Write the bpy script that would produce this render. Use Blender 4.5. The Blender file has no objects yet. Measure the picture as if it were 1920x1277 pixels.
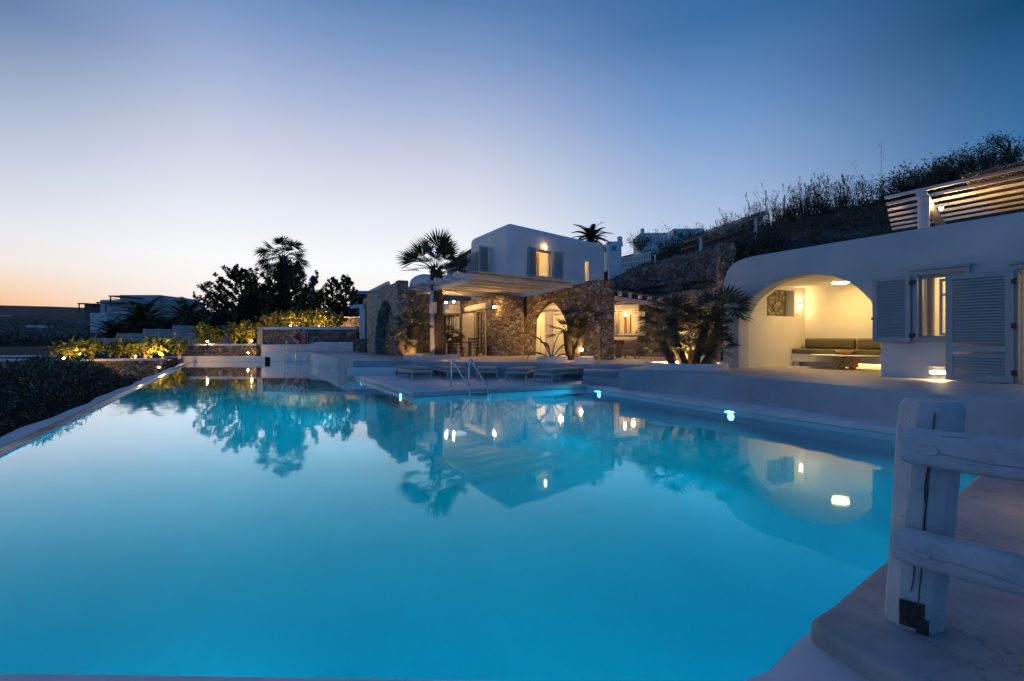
import bpy, bmesh, math, random
from mathutils import Vector, Matrix, noise
R = math.radians
rnd = random.Random(7)
SC = bpy.context.scene
COL = SC.collection
# photograph geometry: focal length, principal column, horizon row and eye height above the water
F, CU, CV, H = 910.0, 960.0, 636.0, 1.63
D1 = Vector((-.4889, .8724)); D2 = Vector((.8724, .4889))      # along / across the pool
ZT, ZD = .72, .15                                              # terrace and sun-deck levels, water is 0
def V3(p, z=0): return Vector((p[0], p[1], z))
def P(s, t, z=0): return Vector((s*D2.x+t*D1.x, s*D2.y+t*D1.y, z))
def ST(x, y): return (x*D2.x+y*D2.y, x*D1.x+y*D1.y)
def G(u, v, z=0):
    Y = (H-z)*F/(v-CV); return Vector(((u-CU)/F*Y, Y, z))
def A(u, v, Y): return Vector(((u-CU)/F*Y, Y, H-(v-CV)/F*Y))
def lerp(a, b, f): return a+(b-a)*f
def sstep(a, b, x):
    x = max(0., min(1., (x-a)/(b-a))); return x*x*(3-2*x)

class MB:
    """collects faces that become ONE mesh"""
    def __init__(s): s.v = []; s.f = []; s.mi = []; s.m = 0
    def add(s, vs, fs):
        n = len(s.v); s.v += [tuple(v) for v in vs]
        s.f += [tuple(i+n for i in f) for f in fs]; s.mi += [s.m]*len(fs); return s
    def box(s, c, size, rz=0, M=None):
        x, y, z = [q/2 for q in size]
        vs = [Vector((a*x, b*y, d*z)) for a in (-1, 1) for b in (-1, 1) for d in (-1, 1)]
        m = (M if M else Matrix.Rotation(rz, 3, 'Z')); c = Vector(c)
        return s.add([m@v+c for v in vs], [(0, 1, 3, 2), (4, 6, 7, 5), (0, 4, 5, 1), (2, 3, 7, 6), (0, 2, 6, 4), (1, 5, 7, 3)])
    def beam(s, p, q, w, h, up=Vector((0, 0, 1))):
        p = Vector(p); q = Vector(q); d = (q-p).normalized()
        x = d.cross(up).normalized(); z = x.cross(d)
        M = Matrix((x, d, z)).transposed()
        return s.box((p+q)/2, (w, (q-p).length, h), M=M)
    def prism(s, poly, z0, z1):
        n = len(poly)
        a = sum(poly[i][0]*poly[(i+1) % n][1]-poly[(i+1) % n][0]*poly[i][1] for i in range(n))
        if a < 0: poly = poly[::-1]
        vs = [(p[0], p[1], z0) for p in poly]+[(p[0], p[1], z1) for p in poly]
        fs = [tuple(range(n-1, -1, -1)), tuple(range(n, 2*n))]
        fs += [(i, (i+1) % n, n+(i+1) % n, n+i) for i in range(n)]
        return s.add(vs, fs)
    def tube(s, pts, rad, n=8, cap=True, squash=1.0):
        pts = [Vector(p) for p in pts]; k = len(pts)
        if not hasattr(rad, '__len__'): rad = [rad]*k
        vs = []; pu = None
        for i, p in enumerate(pts):
            d = (pts[min(i+1, k-1)]-pts[max(i-1, 0)])
            d = d.normalized() if d.length > 1e-9 else Vector((0, 0, 1))
            if pu is None:
                pu = d.cross(Vector((0, 0, 1)) if abs(d.z) < .9 else Vector((1, 0, 0))).normalized()
            else:
                pu = (pu-d*pu.dot(d)).normalized()
            w = d.cross(pu)
            for j in range(n):
                a = 2*math.pi*j/n
                vs.append(p+pu*math.cos(a)*rad[i]+w*math.sin(a)*rad[i]*squash)
        fs = [(i*n+j, i*n+(j+1) % n, (i+1)*n+(j+1) % n, (i+1)*n+j) for i in range(k-1) for j in range(n)]
        if cap: fs += [tuple(range(n-1, -1, -1)), tuple(range((k-1)*n, k*n))]
        return s.add(vs, fs)
    def lathe(s, c, prof, n=16):
        c = Vector(c); k = len(prof); vs = []
        for r, z in prof:
            for j in range(n):
                a = 2*math.pi*j/n; vs.append(c+Vector((r*math.cos(a), r*math.sin(a), z)))
        fs = [(i*n+j, i*n+(j+1) % n, (i+1)*n+(j+1) % n, (i+1)*n+j) for i in range(k-1) for j in range(n)]
        fs += [tuple(range(n-1, -1, -1)), tuple(range((k-1)*n, k*n))]
        return s.add(vs, fs)
    def ball(s, c, r, n=12, m=8, sq=1.0):
        return s.lathe(c, [(max(1e-4, r*math.sin(math.pi*i/m)), -r*sq*math.cos(math.pi*i/m)) for i in range(m+1)], n)
    def torus(s, c, Rr, r, M, n=36, k=12, sq=1.0):
        c = Vector(c); vs = []
        for i in range(n):
            a = 2*math.pi*i/n
            for j in range(k):
                b = 2*math.pi*j/k; q = Rr+r*math.cos(b)
                vs.append(c+M@Vector((q*math.cos(a), q*math.sin(a), r*sq*math.sin(b))))
        return s.add(vs, [(i*k+j, ((i+1) % n)*k+j, ((i+1) % n)*k+(j+1) % k, i*k+(j+1) % k) for i in range(n) for j in range(k)])
    def mesh(s, name, bevel=0, seg=2, smooth=False, sharp=40, weld=False):
        me = bpy.data.meshes.new(name); me.from_pydata(s.v, [], s.f); me.update()
        if s.mi and max(s.mi) > 0: me.polygons.foreach_set('material_index', s.mi)
        if bevel > 0 or weld:
            bm = bmesh.new(); bm.from_mesh(me)
            if weld: bmesh.ops.remove_doubles(bm, verts=bm.verts, dist=1e-4)
            if bevel > 0:
                bm.normal_update()
                es = [e for e in bm.edges if len(e.link_faces) == 2 and e.calc_face_angle(0) > R(30)]
                bmesh.ops.bevel(bm, geom=es, offset=bevel, segments=seg, profile=.5, affect='EDGES', clamp_overlap=True)
            bm.to_mesh(me); bm.free()
        if smooth:
            me.shade_smooth(); me.set_sharp_from_angle(angle=R(sharp))
        return me

INV = {}
def link(o):
    COL.objects.link(o); return o
def tag(o, label=None, cat=None, group=None, kind=None):
    if label: o['label'] = label
    if cat: o['category'] = cat
    if group: o['group'] = group
    if kind: o['kind'] = kind
    return o
def thing(name, label, cat, loc=(0, 0, 0), rz=0, group=None):
    o = link(bpy.data.objects.new(name, None)); o.empty_display_size = .2
    o.location = loc; o.rotation_euler = (0, 0, rz)
    INV[o] = (Matrix.Translation(Vector(loc)) @ Matrix.Rotation(rz, 4, 'Z')).inverted()
    return tag(o, label, cat, group)
def setm(me, m):
    for q in (m if isinstance(m, (list, tuple)) else [m]): me.materials.append(q)
def part(name, mb, m, parent=None, local=False, **k):
    """one mesh object; coordinates are world unless local (then the parent's frame)"""
    me = mb if isinstance(mb, bpy.types.Mesh) else mb.mesh(name, **k)
    me.name = name; setm(me, m)
    o = link(bpy.data.objects.new(name, me))
    if parent is not None:
        o.parent = parent
        if not local and parent in INV: o.matrix_parent_inverse = INV[parent]
    return o
def struct(name, mb, m, **k): return tag(part(name, mb, m, **k), kind='structure')
def copy_tree(o, parent=None):
    c = o.copy(); COL.objects.link(c)
    if parent is not None: c.parent = parent
    for ch in list(o.children): copy_tree(ch, c)
    return c
def place(o, loc, rz, label, group=None):
    o.location = loc; o.rotation_euler = (0, 0, rz); o['label'] = label
    if group: o['group'] = group
    return o

class Plane:
    """a vertical plane: o = left end, d = direction to the right, back = away from the viewer"""
    def __init__(s, o, d):
        s.o = Vector((o[0], o[1])); s.d = Vector((d[0], d[1])).normalized(); s.b = Vector((-s.d.y, s.d.x))
    def uz(s, px, py, off=0):
        r = (px-CU)/F; o = s.o+s.b*off
        # o + k d on ray (r Y, Y)
        k = (r*o.y-o.x)/(s.d.x-r*s.d.y); Y = o.y+k*s.d.y
        return (k, H-(py-CV)/F*Y)
    def u(s, px): return s.uz(px, 0)[0]
    def pt(s, u, z, dep=0):
        q = s.o+s.d*u+s.b*dep; return Vector((q.x, q.y, z))
    def box(s, mb, u0, u1, z0, z1, d0, d1):
        c = s.pt((u0+u1)/2, (z0+z1)/2, (d0+d1)/2)
        return mb.box(c, (abs(u1-u0), abs(d1-d0), abs(z1-z0)), rz=math.atan2(s.d.y, s.d.x))
    def M(s): return Matrix(((s.d.x, 0, s.b.x, s.o.x), (s.d.y, 0, s.b.y, s.o.y), (0, 1, 0, 0), (0, 0, 0, 1)))
    def shape(s, outer, holes, thick, bevel=0, dep=0, smooth=True):
        """flat outline with holes in (u, z), thickened backwards from dep"""
        cu = bpy.data.curves.new('c', 'CURVE'); cu.dimensions = '2D'; cu.fill_mode = 'BOTH'
        for ring in [outer]+holes:
            sp = cu.splines.new('POLY'); sp.points.add(len(ring)-1); sp.use_cyclic_u = True
            for p, q in zip(sp.points, ring): p.co = (q[0], q[1], 0, 1)
        cu.extrude = thick/2-bevel; cu.bevel_depth = bevel; cu.bevel_resolution = 3
        if bevel: cu.offset = -bevel
        o = link(bpy.data.objects.new('c', cu)); dg = bpy.context.evaluated_depsgraph_get(); dg.update()
        me = bpy.data.meshes.new_from_object(o.evaluated_get(dg)); bpy.data.objects.remove(o); bpy.data.curves.remove(cu)
        me.materials.clear()
        me.transform(s.M() @ Matrix.Translation((0, 0, dep+thick/2)))
        bm = bmesh.new(); bm.from_mesh(me); bmesh.ops.remove_doubles(bm, verts=bm.verts, dist=1e-4)
        bmesh.ops.recalc_face_normals(bm, faces=bm.faces); bm.to_mesh(me); bm.free()
        if smooth: me.shade_smooth(); me.set_sharp_from_angle(angle=R(35))
        return me

# ---------------------------------------------------------------- materials
def srgb(*c):
    return tuple((x/255/12.92 if x/255 <= .04045 else ((x/255+.055)/1.055)**2.4) for x in c)+(1,)
def nodes(name):
    m = bpy.data.materials.new(name); m.use_nodes = True
    nt = m.node_tree; b = nt.nodes['Principled BSDF']; return m, nt, b
def N(nt, typ, **k):
    n = nt.nodes.new(typ)
    for a, v in k.items():
        if a.startswith('i_'):
            key = a[2:].replace('_', ' ')
            n.inputs[int(key) if key.isdigit() else key].default_value = v
        else: setattr(n, a, v)
    return n
def L(nt, a, b): nt.links.new(a, b)
def coords(nt, scale=(1, 1, 1)):
    tc = N(nt, 'ShaderNodeTexCoord'); mp = N(nt, 'ShaderNodeMapping'); mp.inputs['Scale'].default_value = scale
    L(nt, tc.outputs['Object'], mp.inputs['Vector']); return mp.outputs['Vector']
def ramp(nt, fac, stops):
    r = N(nt, 'ShaderNodeValToRGB'); e = r.color_ramp.elements
    while len(e) < len(stops): e.new(.5)
    for q, (p, c) in zip(e, stops): q.position = p; q.color = c if len(c) == 4 else tuple(c)+(1,)
    if fac is not None: L(nt, fac, r.inputs['Fac'])
    return r.outputs['Color']
def bump(nt, b, h, strength, dist=.02):
    bp = N(nt, 'ShaderNodeBump'); bp.inputs['Strength'].default_value = strength; bp.inputs['Distance'].default_value = dist
    L(nt, h, bp.inputs['Height']); L(nt, bp.outputs['Normal'], b.inputs['Normal'])
def mat(name, c, rough=.6, var=.15, vs=3.0, bs=0, bd=.01, bscale=None, scale=(1, 1, 1), metal=0, detail=5, spec=.5):
    """base colour with noise variation between c*(1-var) and c*(1+var)"""
    m, nt, b = nodes(name); b.inputs['Roughness'].default_value = rough; b.inputs['Metallic'].default_value = metal
    b.inputs['Specular IOR Level'].default_value = spec
    v = coords(nt, scale); n = N(nt, 'ShaderNodeTexNoise', i_Scale=vs, i_Detail=detail, i_Roughness=.6); L(nt, v, n.inputs['Vector'])
    lo = tuple(x*(1-var) for x in c[:3]); hi = tuple(min(1, x*(1+var)) for x in c[:3])
    L(nt, ramp(nt, n.outputs['Fac'], [(.3, lo), (.7, hi)]), b.inputs['Base Color'])
    if bs:
        n2 = N(nt, 'ShaderNodeTexNoise', i_Scale=bscale or vs*6, i_Detail=6); L(nt, v, n2.inputs['Vector'])
        bump(nt, b, n2.outputs['Fac'], bs, bd)
    return m
def stone_mat(name, scale, cols, mortar, gap=.05, zs=1.4, bd=.05, rnds=.35):
    m, nt, b = nodes(name); b.inputs['Roughness'].default_value = .9
    v = coords(nt, (1, 1, zs)); d = N(nt, 'ShaderNodeTexNoise', i_Scale=3.0, i_Detail=3); L(nt, v, d.inputs['Vector'])
    mx = N(nt, 'ShaderNodeVectorMath', operation='SCALE'); L(nt, d.outputs['Color'], mx.inputs[0]); mx.inputs['Scale'].default_value = rnds
    ad = N(nt, 'ShaderNodeVectorMath', operation='ADD'); L(nt, v, ad.inputs[0]); L(nt, mx.outputs[0], ad.inputs[1])
    v1 = N(nt, 'ShaderNodeTexVoronoi', i_Scale=scale); L(nt, ad.outputs[0], v1.inputs['Vector'])
    v2 = N(nt, 'ShaderNodeTexVoronoi', feature='DISTANCE_TO_EDGE', i_Scale=scale); L(nt, ad.outputs[0], v2.inputs['Vector'])
    k = len(cols); c = ramp(nt, None, [((i+.0)/(k-1), q) for i, q in enumerate(cols)])
    cr = c.node; sx = N(nt, 'ShaderNodeSeparateColor'); L(nt, v1.outputs['Color'], sx.inputs[0]); L(nt, sx.outputs[0], cr.inputs['Fac'])
    n = N(nt, 'ShaderNodeTexNoise', i_Scale=scale*4, i_Detail=6, i_Roughness=.65); L(nt, v, n.inputs['Vector'])
    mu = N(nt, 'ShaderNodeMix', data_type='RGBA', blend_type='MULTIPLY', i_0=.6); L(nt, c, mu.inputs[6])
    L(nt, ramp(nt, n.outputs['Fac'], [(.3, (.45, .45, .45)), (.7, (1, 1, 1))]), mu.inputs[7])
    ms = N(nt, 'ShaderNodeMapRange', interpolation_type='SMOOTHSTEP'); L(nt, v2.outputs['Distance'], ms.inputs['Value'])
    ms.inputs['From Max'].default_value = gap
    mm = N(nt, 'ShaderNodeMix', data_type='RGBA'); L(nt, ms.outputs[0], mm.inputs[0]); mm.inputs[6].default_value = tuple(mortar)+(1,)
    L(nt, mu.outputs[2], mm.inputs[7]); L(nt, mm.outputs[2], b.inputs['Base Color'])
    hm = N(nt, 'ShaderNodeMapRange', interpolation_type='SMOOTHERSTEP'); L(nt, v2.outputs['Distance'], hm.inputs['Value']); hm.inputs['From Max'].default_value = gap*3.2
    h = N(nt, 'ShaderNodeMath', operation='MULTIPLY_ADD'); L(nt, n.outputs['Fac'], h.inputs[0]); h.inputs[1].default_value = .35; L(nt, hm.outputs[0], h.inputs[2])
    bump(nt, b, h.outputs[0], .9, bd)
    return m
def emit(name, c, s):
    m = bpy.data.materials.new(name); m.use_nodes = True; nt = m.node_tree; nt.nodes.clear()
    e = N(nt, 'ShaderNodeEmission'); e.inputs[0].default_value = tuple(c)+(1,); e.inputs[1].default_value = s
    o = N(nt, 'ShaderNodeOutputMaterial'); L(nt, e.outputs[0], o.inputs[0]); return m
def leaf_mat(name, c, c2, trans=.25, rough=.5, vs=1.2):
    m, nt, b = nodes(name); b.inputs['Roughness'].default_value = rough
    v = coords(nt); n = N(nt, 'ShaderNodeTexNoise', i_Scale=vs, i_Detail=3); L(nt, v, n.inputs['Vector'])
    c_ = ramp(nt, n.outputs['Fac'], [(.35, c), (.65, c2)]); L(nt, c_, b.inputs['Base Color'])
    t = N(nt, 'ShaderNodeBsdfTranslucent'); L(nt, c_, t.inputs[0])
    mx = N(nt, 'ShaderNodeMixShader', i_0=trans); L(nt, b.outputs[0], mx.inputs[1]); L(nt, t.outputs[0], mx.inputs[2])
    L(nt, mx.outputs[0], nt.nodes['Material Output'].inputs[0]); return m
def glass_mat(name, tint=(.95, .97, .97)):
    m = bpy.data.materials.new(name); m.use_nodes = True; nt = m.node_tree; nt.nodes.clear()
    t = N(nt, 'ShaderNodeBsdfTransparent'); t.inputs[0].default_value = tuple(tint)+(1,)
    g = N(nt, 'ShaderNodeBsdfGlossy'); g.inputs['Roughness'].default_value = .02
    lw = N(nt, 'ShaderNodeLayerWeight', i_Blend=.5); pw = N(nt, 'ShaderNodeMath', operation='POWER', i_1=4.0); L(nt, lw.outputs['Facing'], pw.inputs[0])
    f = N(nt, 'ShaderNodeMath', operation='MULTIPLY_ADD', i_1=.7, i_2=.04); L(nt, pw.outputs[0], f.inputs[0]); x = N(nt, 'ShaderNodeMixShader'); o = N(nt, 'ShaderNodeOutputMaterial')
    L(nt, f.outputs[0], x.inputs[0]); L(nt, t.outputs[0], x.inputs[1]); L(nt, g.outputs[0], x.inputs[2]); L(nt, x.outputs[0], o.inputs[0]); return m

PLAST = mat('white_plaster', (.78, .78, .77), .75, .05, .8, .25, .012, 9)
PLASTW = mat('worn_white_plaster', (.68, .68, .68), .8, .12, 1.6, .4, .012, 14)
def floor_mat(name, c, cell):
    m, nt, b = nodes(name); b.inputs['Roughness'].default_value = .55
    v = coords(nt); n = N(nt, 'ShaderNodeTexNoise', i_Scale=1.2, i_Detail=7, i_Roughness=.65); L(nt, v, n.inputs['Vector'])
    vo = N(nt, 'ShaderNodeTexVoronoi', feature='DISTANCE_TO_EDGE', i_Scale=cell); L(nt, v, vo.inputs['Vector'])
    col = ramp(nt, n.outputs['Fac'], [(.3, tuple(x*.78 for x in c)), (.7, c)])
    ms = N(nt, 'ShaderNodeMapRange'); L(nt, vo.outputs['Distance'], ms.inputs['Value']); ms.inputs['From Max'].default_value = .035
    mm = N(nt, 'ShaderNodeMix', data_type='RGBA'); L(nt, ms.outputs[0], mm.inputs[0]); mm.inputs[6].default_value = tuple(x*.82 for x in c)+(1,); L(nt, col, mm.inputs[7])
    L(nt, mm.outputs[2], b.inputs['Base Color']); bump(nt, b, n.outputs['Fac'], .3, .012); return m
TERR = floor_mat('pale_terrace_screed', (.5, .48, .46), 1.1)
DECK = floor_mat('pale_deck_screed', (.70, .68, .68), .9)
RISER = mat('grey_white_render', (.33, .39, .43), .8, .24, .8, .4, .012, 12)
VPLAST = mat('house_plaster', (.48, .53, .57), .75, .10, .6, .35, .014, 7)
NEARF, nt_, b_ = nodes('worn_painted_screed'); b_.inputs['Roughness'].default_value = .5
n1_ = N(nt_, 'ShaderNodeTexNoise', i_Scale=2.6, i_Detail=10, i_Roughness=.72); n2_ = N(nt_, 'ShaderNodeTexNoise', i_Scale=19, i_Detail=9, i_Roughness=.75); n3_ = N(nt_, 'ShaderNodeTexVoronoi', feature='DISTANCE_TO_EDGE', i_Scale=.8)
v_ = coords(nt_)
for q_ in (n1_, n2_): L(nt_, v_, q_.inputs['Vector'])
dv_ = N(nt_, 'ShaderNodeVectorMath', operation='ADD'); L(nt_, v_, dv_.inputs[0]); sc_ = N(nt_, 'ShaderNodeVectorMath', operation='SCALE'); L(nt_, n1_.outputs['Color'], sc_.inputs[0]); sc_.inputs['Scale'].default_value = .5; L(nt_, sc_.outputs[0], dv_.inputs[1]); L(nt_, dv_.outputs[0], n3_.inputs['Vector'])
c_ = ramp(nt_, n1_.outputs['Fac'], [(.3, (.20, .205, .22)), (.5, (.29, .30, .32)), (.68, (.37, .38, .40))])
m_ = N(nt_, 'ShaderNodeMix', data_type='RGBA'); L(nt_, ramp(nt_, n2_.outputs['Fac'], [(.3, (.9, .9, .9)), (.38, (0, 0, 0))]), m_.inputs[0]); L(nt_, c_, m_.inputs[6]); m_.inputs[7].default_value = (.13, .125, .125, 1)
k_ = N(nt_, 'ShaderNodeMix', data_type='RGBA'); L(nt_, ramp(nt_, n3_.outputs['Distance'], [(.0, (.75, .75, .75)), (.006, (0, 0, 0))]), k_.inputs[0]); L(nt_, m_.outputs[2], k_.inputs[6]); k_.inputs[7].default_value = (.09, .09, .09, 1)
L(nt_, k_.outputs[2], b_.inputs['Base Color']); bump(nt_, b_, n2_.outputs['Fac'], .7, .007)
STONE = stone_mat('dry_stone', 3.7, [(.12, .095, .075), (.34, .27, .20), (.20, .17, .15), (.50, .43, .35), (.28, .21, .15)], (.022, .018, .015), .10)
STONEG = stone_mat('grey_stone', 3.9, [(.2, .19, .18), (.50, .47, .43), (.32, .30, .27), (.62, .58, .52)], (.045, .04, .035), .10)
ROCK = stone_mat('rough_rock', 3.0, [(.12, .115, .11), (.36, .35, .335), (.2, .195, .19), (.50, .48, .46)], (.02, .018, .016), .13, 1.2, .12, .7)
WOODW = mat('white_painted_timber', (.55, .56, .57), .6, .16, 3, .5, .004, 30, (1, 1, 1))
BLUEW = mat('pale_shutter_paint', (.33, .375, .40), .5, .06, 2, .15, .002, 30)
CREAM = mat('cream_shutter_paint', (.60, .57, .52), .5, .06, 2, .15, .002, 30)
CANE = mat('cane_matting', (.20, .15, .10), .85, .45, 14, .6, .01, 60, (1, 1, 1))
BROWN = mat('brown_chair_wood', (.15, .07, .03), .5, .25, 6)
TEAK = mat('weathered_teak', (.34, .26, .19), .65, .2, 5)
STEEL = mat('stainless_steel', (.62, .63, .64), .22, .03, 2, metal=1)
BLACK = mat('black_iron', (.02, .02, .02), .5, .1)
SOIL = mat('dark_soil', (.05, .038, .028), .95, .35, 2, .8, .05, 9)
LAMPW = emit('warm_bulb', (1, .56, .20), 60)
DIFF = emit('warm_diffuser', (1, .62, .26), 9)
POOLL = emit('pool_light_lens', (.7, 1.0, 1.0), 40)
GLASS = glass_mat('window_glass')
def louvre(mb, pl, u0, u1, z0, z1, d, th=.04, n=14, fr=.07, mid=None, ang=0, hinge='r'):
    """a louvred leaf in plane pl, standing d in front; ang swings it about its hinge side"""
    w = u1-u0
    hu = u1 if hinge == 'r' else u0
    sg = -1 if hinge == 'r' else 1
    dd = pl.d*math.cos(ang)*sg-pl.b*math.sin(ang)           # from hinge towards the free edge
    o = pl.o+pl.d*hu-pl.b*d
    q = Plane(o, dd) if sg > 0 else Plane(o+dd*w, -dd)
    def bx(a, b, c, e, t0, t1): q.box(mb, a, b, c, e, t0, t1)
    bx(0, fr, z0, z1, -th/2, th/2); bx(w-fr, w, z0, z1, -th/2, th/2)
    zs = [z0, z1] if mid is None else [z0, mid, z1]
    bx(fr, w-fr, z0, z0+fr, -th/2, th/2); bx(fr, w-fr, z1-fr, z1, -th/2, th/2)
    if mid: bx(fr, w-fr, mid-fr/2, mid+fr/2, -th/2, th/2)
    for a, b in zip(zs[:-1], zs[1:]):
        a += fr; b -= fr; k = max(3, int(n*(b-a)/(z1-z0)))
        for i in range(k):
            zc = a+(i+.5)*(b-a)/k; hh = (b-a)/k
            c = q.pt(w/2, zc, 0); Mx = Matrix.Rotation(math.atan2(q.d.y, q.d.x), 3, 'Z') @ Matrix.Rotation(R(-38), 3, 'X')
            mb.box(c, (w-2*fr, .012, hh*1.25), M=Mx)
    return q
# ---------------------------------------------------------------- camera, sky, sun
cam = bpy.data.cameras.new('camera'); cam.sensor_width = 36; cam.sensor_fit = 'HORIZONTAL'
cam.lens = F/1920*36; cam.clip_end = 5000; cam.clip_start = .05; cam.shift_y = -2.5/1920
co = link(bpy.data.objects.new('camera', cam)); co.location = (0, 0, H); co.rotation_euler = (R(90), 0, 0); SC.camera = co
w = bpy.data.worlds.new('World'); SC.world = w; w.use_nodes = True; nt = w.node_tree; nt.nodes.clear()
tc = N(nt, 'ShaderNodeTexCoord'); nm = N(nt, 'ShaderNodeVectorMath', operation='NORMALIZE'); L(nt, tc.outputs['Generated'], nm.inputs[0])
sp = N(nt, 'ShaderNodeSeparateXYZ'); L(nt, nm.outputs[0], sp.inputs[0])
az = N(nt, 'ShaderNodeMath', operation='ARCTAN2'); L(nt, sp.outputs['X'], az.inputs[0]); L(nt, sp.outputs['Y'], az.inputs[1])
def sky(stops): return ramp(nt, sp.outputs['Z'], [(p, srgb(*c)) for p, c in stops])
SKL = sky([(0, (250, 168, 100)), (.05, (252, 194, 148)), (.08, (247, 216, 188)), (.11, (243, 232, 226)), (.16, (230, 231, 238)), (.28, (182, 195, 219)), (.43, (92, 125, 168)), (.62, (56, 102, 160)), (1, (24, 72, 136))])
SKM = sky([(0, (253, 232, 210)), (.06, (250, 242, 236)), (.143, (252, 252, 254)), (.23, (232, 236, 245)), (.326, (205, 212, 230)), (.43, (165, 180, 216)), (.50, (128, 156, 200)), (.567, (92, 130, 180)), (.75, (52, 100, 158)), (1, (24, 72, 136))])
SKR = sky([(0, (222, 230, 244)), (.15, (196, 211, 236)), (.28, (156, 183, 221)), (.40, (110, 151, 203)), (.52, (62, 112, 168)), (.75, (36, 82, 142)), (1, (24, 72, 136))])
SKD = sky([(0, (108, 146, 190)), (.2, (82, 130, 180)), (.29, (56, 110, 162)), (.43, (16, 72, 114)), (.7, (16, 62, 112)), (1, (24, 72, 136))])
def mixaz(a0, a1, c0, c1):
    mr = N(nt, 'ShaderNodeMapRange', interpolation_type='SMOOTHSTEP'); L(nt, az.outputs[0], mr.inputs['Value'])
    mr.inputs['From Min'].default_value = R(a0); mr.inputs['From Max'].default_value = R(a1)
    mx = N(nt, 'ShaderNodeMix', data_type='RGBA'); L(nt, mr.outputs[0], mx.inputs[0]); L(nt, c0, mx.inputs[6]); L(nt, c1, mx.inputs[7]); return mx.outputs[2]
SKB = sky([(0, (88, 128, 178)), (.15, (96, 142, 196)), (.35, (70, 122, 180)), (.6, (34, 92, 152)), (1, (24, 72, 136))])
c = mixaz(-125, -52, SKB, SKL); c = mixaz(-51, -29, c, SKM); c = mixaz(-8, 24, c, SKR); c = mixaz(20, 49, c, SKD); c = mixaz(55, 95, c, SKB)
bg = N(nt, 'ShaderNodeBackground'); L(nt, c, bg.inputs[0]); bg.inputs[1].default_value = 1.0
L(nt, bg.outputs[0], N(nt, 'ShaderNodeOutputWorld').inputs[0])
# what is left of the sun: a weak, very soft glow from the west, at the left horizon
sd = bpy.data.lights.new('afterglow_sun', 'SUN'); sd.energy = .02; sd.angle = R(60); sd.color = (1, .75, .55)
so = link(bpy.data.objects.new('afterglow_sun', sd)); so.rotation_euler = (R(82), 0, R(-62+180+180))
so.rotation_euler = Vector((-.83, .55, .10)).to_track_quat('Z', 'Y').to_euler()
SC.view_settings.view_transform = 'Standard'; SC.view_settings.look = 'None'; SC.view_settings.gamma = 1; SC.view_settings.exposure = 0
cy = SC.cycles; cy.use_denoising = True; cy.max_bounces = 8; cy.diffuse_bounces = 4; cy.glossy_bounces = 4; cy.transmission_bounces = 6; cy.transparent_max_bounces = 16
cy.sample_clamp_indirect = 6; cy.sample_clamp_direct = 0; cy.caustics_reflective = False; cy.caustics_refractive = False; cy.blur_glossy = .5
def point(name, loc, power, col=(1, .57, .19), r=.08, parent=None):
    d = bpy.data.lights.new(name, 'POINT'); d.energy = power; d.color = col; d.shadow_soft_size = r
    o = link(bpy.data.objects.new(name, d)); o.location = loc
    if parent is not None:
        o.parent = parent
        if parent in INV: o.matrix_parent_inverse = INV[parent]
    return o
# ---------------------------------------------------------------- pool, decks, terrace
FY = 35.0                                                        # the far pool wall runs parallel to the picture
TL = (FY+2.88*.4889)/.8724                                       # far end of the overflow edge
TR = (FY-4.2*.4889)/.8724
WATER = [(-4.6, 2.36), (-2, 2.33), (0, 2.285), (.5, 2.265), (.85, 2.25), (1.05, 2.27), (1.25, 2.36), (1.52, 2.59)]
near_px = [(1560, 1128), (1620, 1077), (1680, 1029), (1760, 953), (1835, 885)]
NEAR = [tuple(G(u, v, ZD).xy) for u, v in near_px]
WATER = WATER+NEAR+[tuple(P(9.75, 1.6).xy), tuple(P(9.75, 6).xy), tuple(P(9.8, 9).xy), tuple(P(9.97, 12.81).xy), tuple(P(4.2, 13.13).xy), tuple(P(4.2, TR).xy), tuple(P(-2.88, TL).xy), tuple(P(-2.88, 4).xy)]
def inset(poly, d):
    n = len(poly); out = []; q = [Vector(p) for p in poly]; ar = sum(q[i].x*q[(i+1) % n].y-q[(i+1) % n].x*q[i].y for i in range(n)); sg = 1 if ar > 0 else -1
    for i in range(n):
        a = (q[i]-q[i-1]).normalized(); b_ = (q[(i+1) % n]-q[i]).normalized(); na, nb = Vector((-a.y, a.x))*sg, Vector((-b_.y, b_.x))*sg
        m_ = (na+nb).normalized(); out.append(tuple(q[i]+m_*(d/max(.3, m_.dot(na)))))
    return out
WATER = inset(WATER, .004)
# water: clear, tinted, mirror-like towards the horizon
m = bpy.data.materials.new('pool_water'); m.use_nodes = True; nt = m.node_tree; nt.nodes.clear()
t = N(nt, 'ShaderNodeBsdfRefraction', i_IOR=1.33, i_Roughness=.02); t.inputs[0].default_value = (.3, .9, .97, 1)
g = N(nt, 'ShaderNodeBsdfGlossy'); g.inputs['Roughness'].default_value = .035; g.inputs[0].default_value = (.80, .96, 1, 1)
fz = N(nt, 'ShaderNodeFresnel', i_IOR=1.33); x = N(nt, 'ShaderNodeMixShader'); o = N(nt, 'ShaderNodeOutputMaterial')
n = N(nt, 'ShaderNodeTexNoise', i_Scale=1.6, i_Detail=2); L(nt, coords(nt), n.inputs['Vector'])
bp = N(nt, 'ShaderNodeBump'); bp.inputs['Strength'].default_value = .035; bp.inputs['Distance'].default_value = .05; L(nt, n.outputs['Fac'], bp.inputs['Height'])
L(nt, bp.outputs[0], g.inputs['Normal'])
tt = N(nt, 'ShaderNodeBsdfTransparent'); tt.inputs[0].default_value = (.3, .9, .97, 1); x0 = N(nt, 'ShaderNodeMixShader', i_0=.2)
L(nt, t.outputs[0], x0.inputs[1]); L(nt, tt.outputs[0], x0.inputs[2])
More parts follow.
